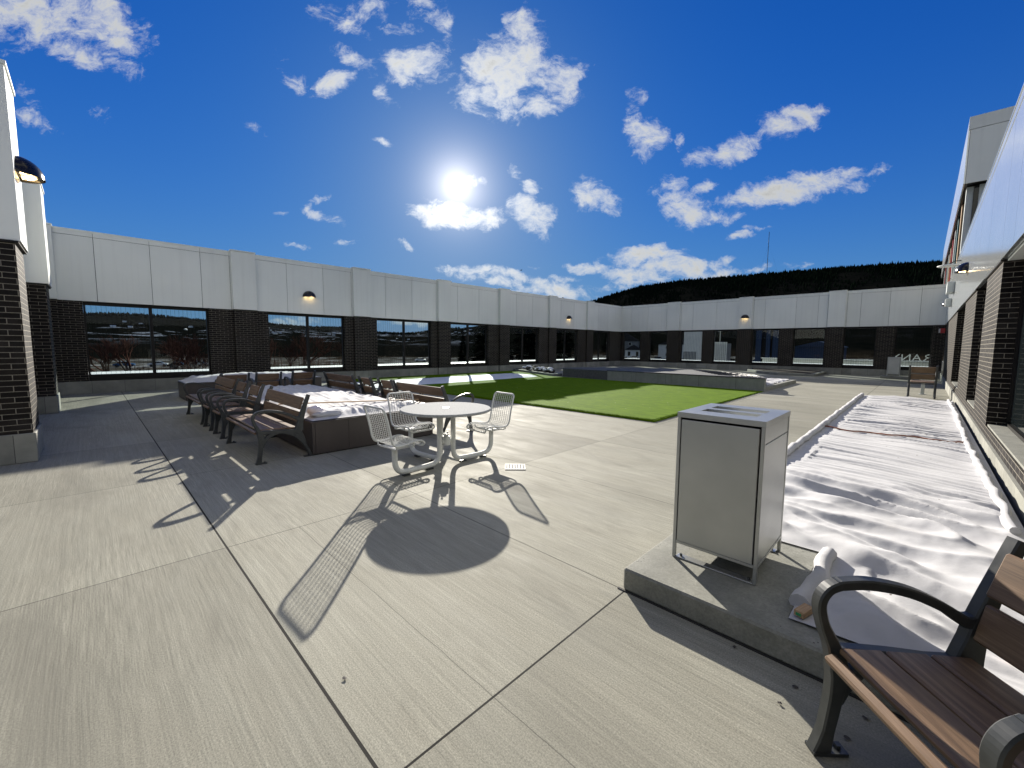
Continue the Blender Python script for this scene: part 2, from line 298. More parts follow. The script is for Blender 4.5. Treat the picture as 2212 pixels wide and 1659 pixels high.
def mat_kerb(name,c1,c2,pit=True):
    ma,nt,b=newmat(name); v=uvvec(nt,coord='Object')
    n=nd(nt,'ShaderNodeTexNoise',{'Vector':v,'Scale':4,'Detail':9,'Roughness':.68}); f=nd(nt,'ShaderNodeTexNoise',{'Vector':v,'Scale':70,'Detail':5,'Roughness':.7})
    col=ramp(nt,n.outputs['Fac'],[(.3,c1),(.7,c2)])
    col=mixc(nt,1,col,ramp(nt,f.outputs['Fac'],[(.3,(.72,.72,.7)),(.7,(1.15,1.15,1.15))]),'MULTIPLY')
    stt=nd(nt,'ShaderNodeTexNoise',{'Vector':nd(nt,'ShaderNodeMapping',{'Vector':v,'Scale':(3,3,.3)}).outputs[0],'Scale':1.5,'Detail':6})
    col=mixc(nt,nd(nt,'ShaderNodeMapRange',{0:stt.outputs['Fac'],1:.52,2:.7,3:0,4:.45}).outputs[0],col,(.13,.135,.11))
    if pit:
        w=nd(nt,'ShaderNodeTexVoronoi',{'Vector':nd(nt,'ShaderNodeMapping',{'Vector':v,'Scale':(1,1,2)}).outputs[0],'Scale':30})
        p=mmath(nt,'MULTIPLY',mmath(nt,'LESS_THAN',w.outputs['Distance'],.14),mmath(nt,'GREATER_THAN',n.outputs['Fac'],.56))
        col=mixc(nt,p,col,(.05,.05,.042))
    nt.links.new(col,b.inputs['Base Color']); b.inputs['Roughness'].default_value=.8
    bump(nt,b,mmath(nt,'ADD',n.outputs['Fac'],mmath(nt,'MULTIPLY',f.outputs['Fac'],.4)),.5,.008)
mat_kerb('kerb_concrete',(.17,.172,.148),(.27,.27,.235)); mat_kerb('stage_concrete',(.19,.205,.19),(.26,.275,.25),False)
def mat_block():
    ma,nt,b=newmat('base_block'); v=uvvec(nt)
    n=nd(nt,'ShaderNodeTexNoise',{'Vector':v,'Scale':2,'Detail':8,'Roughness':.65})
    bt=nd(nt,'ShaderNodeTexBrick',{'Vector':v,'Color1':(.19,.19,.17,1),'Color2':(.28,.28,.25,1),'Mortar':(.06,.06,.055,1),'Scale':1.0,'Mortar Size':.004,'Brick Width':.78,'Row Height':3.0})
    bt.offset=0
    col=mixc(nt,1,bt.outputs['Color'],ramp(nt,n.outputs['Fac'],[(.3,(.7,.7,.68)),(.7,(1.2,1.2,1.15))]),'MULTIPLY')
    nt.links.new(col,b.inputs['Base Color']); b.inputs['Roughness'].default_value=.85; bump(nt,b,n.outputs['Fac'],.4,.01)
mat_block()
def mat_steel():
    ma,nt,b=newmat('satin_steel'); v=uvvec(nt,(1,1,60),coord='Object')
    n=nd(nt,'ShaderNodeTexNoise',{'Vector':v,'Scale':4,'Detail':5}); s=nd(nt,'ShaderNodeTexNoise',{'Vector':uvvec(nt,coord='Object'),'Scale':3,'Detail':6})
    nt.links.new(ramp(nt,s.outputs['Fac'],[(.3,(.40,.41,.40)),(.7,(.47,.48,.47))]),b.inputs['Base Color'])
    b.inputs['Metallic'].default_value=.75
    nt.links.new(nd(nt,'ShaderNodeMapRange',{0:n.outputs['Fac'],3:.3,4:.42}).outputs[0],b.inputs['Roughness'])
mat_steel()
def mat_glass(name,tint,stripes):
    ma,nt,b=newmat(name); nt.nodes.remove(b); out=nt.nodes['Material Output']
    v=nd(nt,'ShaderNodeSeparateXYZ',{0:nd(nt,'ShaderNodeTexCoord').outputs['UV']})
    tr=nd(nt,'ShaderNodeBsdfTransparent',{'Color':(*tint,1)})
    if stripes:
        fr=mmath(nt,'FRACT',mmath(nt,'DIVIDE',v.outputs[0],.118)); ln=mmath(nt,'LESS_THAN',fr,.07)
        nt.links.new(mixc(nt,ln,tint,(.45,.5,.5)),tr.inputs[0])
    gl=nd(nt,'ShaderNodeBsdfGlossy',{'Color':(1,1,1,1),'Roughness':.02})
    lw=nd(nt,'ShaderNodeLayerWeight',{'Blend':.5}); fs=mmath(nt,'MULTIPLY_ADD',mmath(nt,'POWER',lw.outputs['Facing'],5.0),.75,.010)
    mx=nd(nt,'ShaderNodeMixShader',{0:fs,1:tr.outputs[0],2:gl.outputs[0]})
    nt.links.new(mx.outputs[0],out.inputs[0])
mat_glass('tinted_glass',(.80,.85,.84),True); mat_glass('clear_glass',(.75,.8,.8),False)
simple('dark_glass',(.006,.009,.010),(.012,.016,.017),2,.06,0,0)
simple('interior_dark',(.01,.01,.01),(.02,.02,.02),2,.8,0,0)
simple('dark_frame',(.008,.007,.006),(.014,.012,.011),5,.4,0,0,spec=.2)
simple('charcoal_cast_metal',(.028,.031,.031),(.05,.054,.053),14,.38,0,.1,bd=.002,rr=(.3,.48))
simple('brown_planter_metal',(.045,.036,.032),(.065,.052,.046),2.5,.42,0,.06,stretch=(1,1,.3))
simple('white_powder_coat',(.50,.515,.50),(.60,.61,.595),60,.6,0,.05,bd=.001,spec=.2)
simple('speckled_tabletop',(.22,.23,.23),(.44,.45,.445),70,.85,0,0,spec=.03,detail=3)
simple('light_grey_metal',(.42,.45,.44),(.5,.53,.52),3,.4,0,.03)
simple('black_gloss',(.008,.007,.006),(.014,.012,.011),4,.14,0,0)
simple('rubber_black',(.012,.012,.012),(.03,.03,.028),20,.8,0,.2)
simple('bed_soil',(.018,.012,.009),(.06,.038,.026),9,.95,0,1,bd=.05)
simple('snow',(.6,.63,.67),(.7,.72,.75),6,.75,0,.5,bd=.02)
simple('stage_rubber',(.05,.054,.054),(.085,.09,.088),12,.75,0,.1)
simple('ring_dark',(.02,.022,.024),(.03,.032,.034),10,.5,0,0)
simple('rock_dark',(.02,.018,.017),(.09,.08,.07),5,.8,0,.5)
simple('cone_brown',(.25,.13,.09),(.45,.26,.19),30,.8,0,.3)
simple('raw_lumber',(.30,.19,.10),(.46,.31,.18),12,.7,0,.2,stretch=(1,12,12))
simple('green_mark',(.02,.2,.08),(.03,.28,.1),30,.7,0,0)
simple('copper_strap',(.20,.075,.04),(.32,.13,.07),12,.6,0,.1)
simple('plastic_bag',(.62,.56,.58),(.8,.76,.78),9,.25,0,.6,bd=.02)
simple('red_plastic',(.35,.02,.02),(.5,.03,.03),4,.3,0,0)
simple('teal_panel',(.02,.09,.10),(.03,.12,.13),4,.4,0,0)
simple('white_render',(.6,.61,.61),(.7,.71,.71),2,.6,0,.05)
simple('grey_siding',(.16,.17,.18),(.22,.23,.24),2,.7,0,.1,stretch=(1,1,20))
simple('roof_shingle',(.03,.03,.033),(.05,.05,.055),10,.9,0,.3,spec=0)
simple('blue_cladding',(.004,.02,.06),(.006,.03,.09),2,.5,0,0)
simple('tree_bark',(.03,.022,.017),(.07,.05,.04),20,.9,0,.5)
simple('conifer_needles',(.002,.004,.003),(.006,.010,.006),.3,.95,0,0,spec=0)
simple('bare_twigs',(.035,.018,.015),(.085,.042,.034),1,.9,0,0,spec=0)
simple('car_white',(.7,.7,.7),(.78,.78,.78),4,.18,0,0); simple('car_blue',(.02,.06,.14),(.03,.08,.18),4,.18,0,0); simple('car_dark',(.02,.02,.022),(.03,.03,.032),4,.15,0,0); simple('car_silver',(.4,.41,.42),(.48,.49,.5),4,.2,.5,0)
def mat_led():
    ma,nt,b=newmat('led_strip'); b.inputs['Base Color'].default_value=(1,.8,.5,1); b.inputs['Emission Color'].default_value=(1,.68,.32,1); b.inputs['Emission Strength'].default_value=9
    v=uvvec(nt,coord='Object'); w=nd(nt,'ShaderNodeTexVoronoi',{'Vector':v,'Scale':16}); nt.links.new(mmath(nt,'MULTIPLY_ADD',mmath(nt,'LESS_THAN',w.outputs['Distance'],.45),5,.6),b.inputs['Emission Strength'])
mat_led()
def mat_terrain():
    ma,nt,b=newmat('valley_ground'); t=nd(nt,'ShaderNodeTexCoord'); o=t.outputs['Object']
    s=nd(nt,'ShaderNodeSeparateXYZ',{0:o})
    rr=mmath(nt,'SQRT',mmath(nt,'ADD',mmath(nt,'MULTIPLY',s.outputs[0],s.outputs[0]),mmath(nt,'MULTIPLY',s.outputs[1],s.outputs[1])))
    n=nd(nt,'ShaderNodeTexNoise',{'Vector':o,'Scale':.012,'Detail':9,'Roughness':.7})
    n2=nd(nt,'ShaderNodeTexNoise',{'Vector':nd(nt,'ShaderNodeMapping',{'Vector':o,'Scale':(1,1,6)}).outputs[0],'Scale':.004,'Detail':8,'Roughness':.72})
    n3=nd(nt,'ShaderNodeTexNoise',{'Vector':o,'Scale':.12,'Detail':6,'Roughness':.7})
    forest=ramp(nt,n3.outputs['Fac'],[(.3,(.002,.003,.003)),(.7,(.007,.007,.006))])
    scrub=ramp(nt,n3.outputs['Fac'],[(.3,(.022,.014,.010)),(.7,(.085,.06,.042))])
    lowf=nd(nt,'ShaderNodeMapRange',{0:rr,1:150,2:265,3:0,4:1}).outputs[0]
    col=mixc(nt,lowf,scrub,forest)
    band=mmath(nt,'MULTIPLY',nd(nt,'ShaderNodeMapRange',{0:s.outputs[2],1:-2,2:12,3:0,4:1}).outputs[0],nd(nt,'ShaderNodeMapRange',{0:s.outputs[2],1:50,2:62,3:1,4:0}).outputs[0])
    sn=mmath(nt,'MULTIPLY',mmath(nt,'GREATER_THAN',n2.outputs['Fac'],.545),mmath(nt,'GREATER_THAN',n.outputs['Fac'],.5))
    sn=mmath(nt,'MULTIPLY',mmath(nt,'MULTIPLY',sn,band),nd(nt,'ShaderNodeMapRange',{0:rr,1:500,2:900,3:0,4:.9}).outputs[0])
    sn=mmath(nt,'MULTIPLY',sn,mmath(nt,'LESS_THAN',s.outputs[0],mmath(nt,'MULTIPLY',s.outputs[1],-1.15)))
    col=mixc(nt,sn,col,(.20,.22,.27))
    pav=mmath(nt,'MULTIPLY',mmath(nt,'LESS_THAN',rr,235),mmath(nt,'GREATER_THAN',n.outputs['Fac'],.42))
    col=mixc(nt,mmath(nt,'MULTIPLY',pav,.8),col,ramp(nt,n3.outputs['Fac'],[(.4,(.025,.025,.025)),(.52,(.07,.068,.06)),(.64,(.34,.35,.37))]))
    nt.links.new(col,b.inputs['Base Color']); b.inputs['Roughness'].default_value=1; b.inputs['Specular IOR Level'].default_value=0
mat_terrain()
MT=MATS
# ------------------------------------------------------------------ mesh helpers
class MB:
    def __init__(s): s.v=[]; s.f=[]; s.sm=[]
    def add(s,vs,fs,smooth=False):
        o=len(s.v); s.v+= [tuple(q) for q in vs]; s.f+=[tuple(i+o for i in f) for f in fs]; s.sm+=[smooth]*len(fs)
    def box(s,x0,x1,y0,y1,z0,z1,M=None):
        if x0>x1:x0,x1=x1,x0
        if y0>y1:y0,y1=y1,y0
        vs=[Vector(p) for p in ((x0,y0,z0),(x1,y0,z0),(x1,y1,z0),(x0,y1,z0),(x0,y0,z1),(x1,y0,z1),(x1,y1,z1),(x0,y1,z1))]
        if M: vs=[M@p for p in vs]
        s.add(vs,[(0,3,2,1),(4,5,6,7),(0,1,5,4),(1,2,6,5),(2,3,7,6),(3,0,4,7)])
    def prism(s,pts,z0,z1):
        n=len(pts); a=sum(pts[i][0]*pts[(i+1)%n][1]-pts[(i+1)%n][0]*pts[i][1] for i in range(n))
        if a<0: pts=pts[::-1]
        vs=[(x,y,z0) for x,y in pts]+[(x,y,z1) for x,y in pts]
        s.add(vs,[tuple(range(n))[::-1],tuple(range(n,2*n))]+[(i,(i+1)%n,n+(i+1)%n,n+i) for i in range(n)])
    def tube(s,pts,r,k=8,closed=False,caps=True):
        P=[Vector(p) for p in pts]; n=len(P); rs=r if isinstance(r,(list,tuple)) else [r]*n
        T=[]
        for i in range(n):
            a=P[(i-1)%n] if (closed or i>0) else P[i]; b=P[(i+1)%n] if (closed or i<n-1) else P[i]
            T.append((b-a).normalized())
        u=T[0].orthogonal().normalized(); rings=[]
        for i in range(n):
            u=(u-T[i]*u.dot(T[i]))
            u=u.normalized() if u.length>1e-6 else T[i].orthogonal().normalized()
            w=T[i].cross(u); rings.append([P[i]+(u*math.cos(2*PI*j/k)+w*math.sin(2*PI*j/k))*rs[i] for j in range(k)])
        vs=[p for g in rings for p in g]; fs=[]
        for i in range(n if closed else n-1):
            i2=(i+1)%n
            # align closing ring
            off=0
            if closed and i==n-1:
                off=min(range(k),key=lambda q:(rings[0][q]-rings[i][0]).length)
            for j in range(k): fs.append((i*k+j,i*k+(j+1)%k,i2*k+(j+1+off)%k,i2*k+(j+off)%k))
        s.add(vs,fs,True)
        if caps and not closed:
            o=len(s.v); s.add(rings[0],[tuple(range(k))[::-1]]); s.add(rings[-1],[tuple(range(k))])
    def stroke(s,pts,ws,x,t,nsub=5):
        # flat bar of varying width in the YZ plane, thickness t along X
        pts,ws=smooth(pts,ws,nsub); n=len(pts); L=[];Rr=[]
        for i in range(n):
            a=Vector(pts[max(i-1,0)]); b=Vector(pts[min(i+1,n-1)]); d=(b-a).normalized(); nn=Vector((-d.y,d.x)); p=Vector(pts[i])
            L.append(p+nn*ws[i]/2); Rr.append(p-nn*ws[i]/2)
        e=min(.006,t*.2)
        vs=[]
        for i in range(n):
            c=(L[i]+Rr[i])/2; l2=L[i]+(c-L[i]).normalized()*min(e,ws[i]*.3); r2=Rr[i]+(c-Rr[i]).normalized()*min(e,ws[i]*.3)
            for q,xx in ((l2,x-t/2),(L[i],x-t/2+e),(L[i],x+t/2-e),(l2,x+t/2),(r2,x+t/2),(Rr[i],x+t/2-e),(Rr[i],x-t/2+e),(r2,x-t/2)): vs.append((xx,q.x,q.y))
        fs=[]
        for i in range(n-1):
            for j in range(8): fs.append((i*8+j,i*8+(j+1)%8,(i+1)*8+(j+1)%8,(i+1)*8+j))
        fs+=[tuple(range(8))[::-1],tuple(range((n-1)*8,n*8))]
        s.add(vs,fs)
    def mesh(s,name,bevel=0):
        me=bpy.data.meshes.new(name); me.from_pydata(s.v,[],s.f)
        me.polygons.foreach_set('use_smooth',s.sm); me.update()
        bm=bmesh.new(); bm.from_mesh(me)
        if bevel: bmesh.ops.bevel(bm,geom=list(bm.edges),offset=bevel,segments=1,affect='EDGES',clamp_overlap=True)
        bmesh.ops.recalc_face_normals(bm,faces=list(bm.faces)) if not getattr(s,'norecalc',False) else None
        uv=bm.loops.layers.uv.new('UVMap')
        for f in bm.faces:
            nx,ny,nz=abs(f.normal.x),abs(f.normal.y),abs(f.normal.z)
            for l in f.loops:
                c=l.vert.co
                l[uv].uv=(c.x,c.y) if nz>=nx and nz>=ny else ((c.y,c.z) if nx>ny else (c.x,c.z))
        bm.to_mesh(me); bm.free(); return me
    def build(s,name,mat,parent=None,bevel=0):
        me=s.mesh(name,bevel); me.materials.append(MT[mat]); o=bpy.data.objects.new(name,me); COL.objects.link(o)
        if parent: o.parent=parent
        return o
def smooth(pts,ws,nsub):
    n=len(pts); P=[Vector(p) for p in pts]; op=[];ow=[]
    for i in range(n-1):
        p0=P[max(i-1,0)];p1=P[i];p2=P[i+1];p3=P[min(i+2,n-1)]
        for j in range(nsub):
            t=j/nsub; q=.5*((2*p1)+(-p0+p2)*t+(2*p0-5*p1+4*p2-p3)*t*t+(-p0+3*p1-3*p2+p3)*t**3)
            op.append(q); ow.append(ws[i]*(1-t)+ws[i+1]*t)
    op.append(P[-1]); ow.append(ws[-1]); return op,ow
def spl(pts,nsub=6): return smooth(pts,[0]*len(pts),nsub)[0]
def bx(name,mat,parent,*a,bevel=0):
    m=MB(); m.box(*a); return m.build(name,mat,parent,bevel)
def tag(o,label,cat,group=None,kind=None):
    if label: o['label']=label
    if cat: o['category']=cat
    if group: o['group']=group
    if kind: o['kind']=kind
    return o
def thing(name,loc,rz,label,cat,group=None):
    o=bpy.data.objects.new(name,None); COL.objects.link(o); o.location=loc; o.rotation_euler=(0,0,rz); o.empty_display_size=.2
    return tag(o,label,cat,group)
def structure(o): o['kind']='structure'; return o
def stuff(o,label,cat=None): o['kind']='stuff'; o['label']=label; 
def copy_tree(o,parent=None):
    c=o.copy(); COL.objects.link(c)
    if parent: c.parent=parent
    for ch in list(o.children): copy_tree(ch,c)
    return c
def fbm(x,y,z=0,o=4): return noise.fractal(Vector((x,y,z)),.6,2.1,o,noise_basis='PERLIN_ORIGINAL')
# ------------------------------------------------------------------ ground
m=MB(); 
m.add([(-19.3,-6,0),(3,-6,0),(3,33.2,0),(-19.3,33.2,0)],[(0,1,2,3)])
structure(m.build('terrace_floor','broomed_concrete'))
# roof slab edge under terrace so nothing floats
structure(bx('roof_slab','stage_concrete',None,-21.2,3,-6,34.6,-9,-.01))
# terrain
SKY=[(-60,7.5),(-20,7.8),(-.8,8.05),(.9,8.15),(3.8,8.3),(7,8.4),(10.6,8.4),(14.4,8.35),(18.6,8.25),(23.1,8.1),(27.9,7.6),(31.9,6.5),(35,5.5),(38,4.2),(42,3.4),(49.6,2.69),(52.8,2.22),(56.5,1.75),(59.1,1.5),(62.4,1.61),(67,2.13),(71,2.1),(74.4,2.35),(80.6,2.5),(84.6,2.85),(87.6,2.9),(90.1,2.75),(100,2.5),(130,2.5)]
def sky_el(a):
    if a<=SKY[0][0]: return SKY[0][1]
    for (a0,e0),(a1,e1) in zip(SKY,SKY[1:]):
        if a<=a1: return e0+(e1-e0)*(a-a0)/(a1-a0)
    return SKY[-1][1]
def ss(t): t=max(0,min(1,t)); return t*t*(3-2*t)
def terr(a,r):
    tA=ss((a-38)/14) if -90<a<150 else 0
    base=-3.2-1.6*tA
    Rs=820+1500*ss((a-36)/20)
    top=1.62+Rs*math.tan(R(sky_el(a)))
    r0=230 if tA<.5 else 330
    if r<=r0: h=base
    elif r<=Rs: 
        t=(r-r0)/(Rs-r0); b0=base; h=b0+(top-b0)*(t**(1.15 if tA<.5 else 1.5))
    else: h=top-(r-Rs)*.12
    return h
m=MB(); rads=[21,30,45,65,90,120,160,200,235,270,330,400,480,560,640,700,760,800,820,840,900,1000,1200,1400,1600,1800,2000,2150,2250,2320,2400,2600,3200,4500]
na=360; 
for r in rads:
    for k in range(na):
        a=-180+360*k/na; z=terr(a,r); 
        if r>300: z+=fbm(a*.25,r*.004,3)*min(9,r*.006)*(0.35 if abs(r-820)<100 or abs(r-2320)<200 else 1)
        m.v.append((-math.sin(R(a))*r,math.cos(R(a))*r,z))
for i in range(len(rads)-1):
    for k in range(na):
        k2=(k+1)%na; m.f.append((i*na+k,i*na+k2,(i+1)*na+k2,(i+1)*na+k)); m.sm.append(True)
m.f.append(tuple(range(na))); m.sm.append(False)
structure(m.build('terrain','valley_ground'))
# conifer forest on the hill
m=MB()
def cone(m,x,y,z,h,r,k=5):
    a0=random.random()*6
    for (z0,z1,rr) in ((.1,.62,1),(.38,1,.68)):
        vs=[(x+math.cos(a0+2*PI*j/k)*r*rr*random.uniform(.75,1.2),y+math.sin(a0+2*PI*j/k)*r*rr*random.uniform(.75,1.2),z+h*z0) for j in range(k)]+[(x,y,z+h*z1)]
        m.add(vs,[(j,(j+1)%k,k) for j in range(k)])
for i in range(9000):
    a=random.uniform(-9,41); r=820-abs(random.gauss(0,1))*130 if i%3 else random.uniform(795,832)
    if r<300: r=random.uniform(400,820)
    z=terr(a,r)-1.5; h=random.uniform(4,7.5)*(1 if random.random()>.05 else 1.3)
    cone(m,-math.sin(R(a))*r,math.cos(R(a))*r,z,h,h*.3)
for i in range(2500):
    a=random.uniform(47,95); r=random.uniform(2150,2330); z=terr(a,r)-2; h=random.uniform(8,15); cone(m,-math.sin(R(a))*r,math.cos(R(a))*r,z,h,h*.35,4)
o=m.build('forest','conifer_needles'); stuff(o,'dark conifer forest covering the hills beyond the terrace')
# radio mast on the hill
a=13.7; r=815; zb=terr(a,r)-2; bxm=-math.sin(R(a))*r; bym=math.cos(R(a))*r
mast=thing('radio_mast',(bxm,bym,zb),0,'thin tall radio mast rising from the forested hilltop','mast')
m=MB(); m.tube([(0,0,0),(0,0,1.62+r*math.tan(R(13.05))-zb)],.42,6); m.build('pole','dark_frame',mast)
m=MB()
for q in range(3):
    an=2*PI*q/3
    for hh in (30,52): m.tube([(0,0,hh),(math.cos(an)*16,math.sin(an)*16,4)],.03,3)
m.build('guy_wire','dark_frame',mast)
# ------------------------------------------------------------------ screen walls
XA=-19.1; YB=33.0; XC=.75
ZB,ZW0,ZW1,ZP,ZT=.40,.60,2.84,2.95,5.12
def wall_run(root,axis,face,sgn,piers,openings,joints,a0,a1,mull=True,zt=ZT,glass='tinted_glass',thick=.34,pier_base=True,backing=True):
    """axis 'x': wall runs along Y with inner face at x=face, outside on the sgn side; axis 'y' runs along X."""
    def B(m,d0,d1,u0,u1,z0,z1):
        # d measured outward from the inner face (negative = into the court)
        f0=face+sgn*d0; f1=face+sgn*d1
        if axis=='x': m.box(f0,f1,u0,u1,z0,z1)
        else: m.box(u0,u1,f0,f1,z0,z1)
    cuts=[a0]+[c for o_ in openings for c in o_]+[a1]
    for i in range(0,len(cuts),2):
        if cuts[i+1]-cuts[i]>.02:
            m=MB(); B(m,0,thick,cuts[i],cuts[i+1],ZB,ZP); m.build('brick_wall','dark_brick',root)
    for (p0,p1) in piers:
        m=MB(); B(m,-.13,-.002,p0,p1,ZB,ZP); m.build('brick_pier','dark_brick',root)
        m=MB(); B(m,-.17,-.002,p0-.015,p1+.015,ZP+.012,zt+.03); m.build('pier_panel','white_metal_panel',root,.006)
        m=MB(); B(m,-.19,.06,p0-.03,p1+.03,zt+.035,zt+.075); m.build('pier_coping','white_metal_panel',root)
        m=MB(); B(m,-.155,-.002,p0-.02,p1+.02,.003,ZB-.003); m.build('pier_base','base_block',root,.006)
    m=MB(); B(m,-.03,thick,a0,a1,.002,ZB-.002); m.build('base_course','base_block',root)
    # sheathing behind the panels
    m=MB(); B(m,.012,thick,a0,a1,ZP+.003,zt-.03); m.build('panel_backing','dark_frame',root)
    js=[a0]+sorted([j for j in joints if a0<j<a1])+[a1]
    for p0,p1 in zip(js,js[1:]):
        m=MB(); B(m,-.02,.010,p0+.006,p1-.006,ZP,zt-.16); m.build('fascia_panel','white_metal_panel',root,.003)
        m=MB(); B(m,-.026,.009,p0+.004,p1-.004,zt-.15,zt-.002); m.build('top_trim','white_metal_panel',root)
    m=MB(); B(m,-.035,thick+.03,a0,a1,zt,zt+.03); m.build('coping','white_metal_panel',root)
    m=MB(); B(m,thick+.02,thick+1.75,a0,a1,.2,ZW0-.012); m.build('outer_roof','snow',root)
    m=MB(); B(m,thick+.001,thick+.015,a0,a1,ZP-.1,zt-.002); m.build('outer_panel','white_metal_panel',root)
    for (o0,o1) in openings:
        w=MB(); t=.055; d0,d1=.16,.26
        B(w,d0,d1,o0+.004,o1-.004,ZB+.004,ZW0-.0); B(w,d0,d1,o0+.004,o1-.004,ZW1,ZP-.004)
        B(w,d0,d1,o0+.004,o0+t,ZW0+.001,ZW1-.001); B(w,d0,d1,o1-t,o1-.004,ZW0+.001,ZW1-.001)
        mid=(o0+o1)/2
        if mull: B(w,d0-.01,d1,mid-.045,mid+.045,ZW0+.001,ZW1-.001)
        win=w.build('window','dark_frame',root)
        edges=[(o0+t+.001,mid-.046),(mid+.046,o1-t-.001)] if mull else [(o0+t+.001,o1-t-.001)]
        for e0,e1 in edges:
            g=MB(); B(g,.205,.211,e0,e1,ZW0+.001,ZW1-.001); g.build('glass_pane',glass,win)
        g=MB(); B(g,.0,.155,o0+.004,o1-.004,ZB+.003,ZB+.03); g.build('sill','dark_frame',win)
        #  / snow on the ledge outside
oA=[(-.06,3.22),(5.2,8.36),(9.95,13.12),(14.3,17.3),(19.0,22.05),(23.7,26.65),(28.35,31.25)]
pA=[(-1.3,-.6),(4.0,4.78),(8.76,9.58),(13.5,14.32),(18.15,19.0),(23.0,23.8),(27.65,28.5)]
jA=[.29,1.65,3.05,3.95,4.82,5.95,7.43,8.7,9.62,10.42,11.92,13.45,14.36,14.9,16.5,18.1,19.05,19.7,21.3,22.95,23.85,24.4,26.0,27.6,28.55,29.3,30.8]
wA=thing('screen_wall',(0,0,0),0,'long white panelled wall over dark brick with wide windows, running along the left side of the terrace','wall')
wall_run(wA,'x',XA,-1,pA,oA,jA,-1.4,YB-.002)
oB=[(-18.9,-17.25),(-16.45,-14.92),(-13.8,-12.15),(-11.36,-9.72),(-8.73,-7.08),(-6.27,-4.54),(-3.62,-2.08),(-1.24,.3)]
pB=[(-14.85,-13.9),(-9.6,-8.77),(-4.45,-3.62)]
jB=[-18.1,-16.6,-15.0,-13.8,-12.9,-11.2,-9.65,-8.7,-8.0,-6.2,-5.0,-4.5,-3.55,-2.9,-1.6,-.3]
wB=thing('screen_wall',(0,0,0),0,'white panelled wall over dark brick with square windows, closing the far end of the terrace','wall')
wall_run(wB,'y',YB,1,pB,oB,jB,XA-.3,XC,mull=False)
# ------------------------------------------------------------------ building on the right
bC=thing('brick_building',(0,0,0),0,'tall white panelled building with dark brick piers along the right edge of the terrace','building')
def cbox(name,mat,*a,bevel=0,parent=None): return bx(name,mat,parent or bC,*a,bevel=bevel)
pC=[(9.6,11.8),(13.9,17.4),(21.4,31.2)]
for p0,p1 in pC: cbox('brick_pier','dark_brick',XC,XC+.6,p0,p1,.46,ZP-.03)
for p0,p1 in pC: cbox('pier_cap','dark_frame',XC-.03,XC-.004+.6,p0-.02,p1+.02,ZP-.028,ZP-.002)
for p0,p1 in ((1.4,3.0),(-4,-2)): cbox('brick_pier','dark_brick',XC,XC+.6,p0,p1,.46,ZP-.03)
cbox('brick_ledge','dark_brick',XC+.001,XC+.5,-6,YB-.02,.31,.455)
cbox('base_course','base_block',XC-.03,XC+.5,-6,YB-.04,.002,.308)
for s0,s1 in ((11.8,13.9),(17.4,21.4),(3.0,9.6),(-2,1.4),(31.2,32.6)):
    cbox('stone_sill','kerb_concrete',XC+.02,XC+.199,s0+.004,s1-.004,.457,.485)
    w=cbox('window','dark_frame',XC+.20,XC+.27,s0+.004,s1-.004,2.80,ZP-.035)
    n=max(1,round((s1-s0)/1.6))
    mm=MB()
    for k in range(n+1):
        y=s0+.03+(s1-s0-.06)*k/n; mm.box(XC+.20,XC+.27,y-.025,y+.025,.49,2.798)
    mm.box(XC+.20,XC+.27,s0+.004,s1-.004,.486,.53)
    mm.build('mullion','dark_frame',w); bx('glass_pane','dark_glass',w,XC+.23,XC+.24,s0+.004,s1-.004,.531,2.799)
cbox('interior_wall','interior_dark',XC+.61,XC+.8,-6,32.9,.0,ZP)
jC=[-6,-4.2,-2.4,-.6,1.2,3.0,4.8,6.6,8.4,9.6,11.8,13.9,15.6,17.4,19.4,21.4,23.5,25.6,27.7,29.8,YB-.03]
ZC=5.15
for p0,p1 in zip(jC,jC[1:]):
    cbox('fascia_panel','glossy_aluminium_panel',XC-.03,XC+.03,p0+.006,p1-.006,ZP+.002,ZC-.16,bevel=.003)
    cbox('top_trim','glossy_aluminium_panel',XC-.036,XC+.028,p0+.004,p1-.004,ZC-.15,ZC-.002)
cbox('fascia_backing','dark_frame',XC+.032,XC+.5,-6,YB-.02,ZP+.004,ZC-.01)
cbox('coping','glossy_aluminium_panel',XC-.045,XC+.52,-6,YB-.01,ZC,ZC+.03)
cbox('soffit','white_metal_panel',XC+.035,XC+.6,-6,9.55,ZP-.03,ZP)
cbox('roof','stage_concrete',XC+.53,14,-6,60,ZC-.6,ZC-.2)
# upper storey further back
UY0,UY1=27.6,62
for k in range(8):
    y0=UY0+(UY1-UY0)*k/8; y1=UY0+(UY1-UY0)*(k+1)/8
    cbox('upper_side_panel','glossy_aluminium_panel',XC-.02,XC+.03,y0+.01,y1-.01,8.9,11.65)
for k in range(4):
    x0=XC+.035+k*2.4; cbox('upper_end_panel','white_metal_panel',x0+.008,x0+2.392,UY0-.02,UY0+.03,8.9,11.15)
cbox('upper_end_trim','white_metal_panel',XC-.02,XC+9.6,UY0-.03,UY0+.03,11.17,11.7)
cbox('upper_storey_core','dark_frame',XC+.05,XC+9.5,UY0+.04,UY1,8.92,11.6)
cbox('upper_window_band','dark_glass',XC+.35,XC+9.4,UY0+.5,UY1,ZC,8.9)
for k,(mt) in enumerate(['light_grey_metal','raw_lumber','teal_panel','light_grey_metal','red_plastic','raw_lumber','light_grey_metal','teal_panel','red_plastic','light_grey_metal']):
    y=UY0+.6+k*3.1; cbox('coloured_fin',mt,XC+.12,XC+.34,y,y+.5,ZC,8.88)
cbox('upper_end_window','light_grey_metal',XC+.5,XC+3.5,UY0+.44,UY0+.49,ZC,8.88)
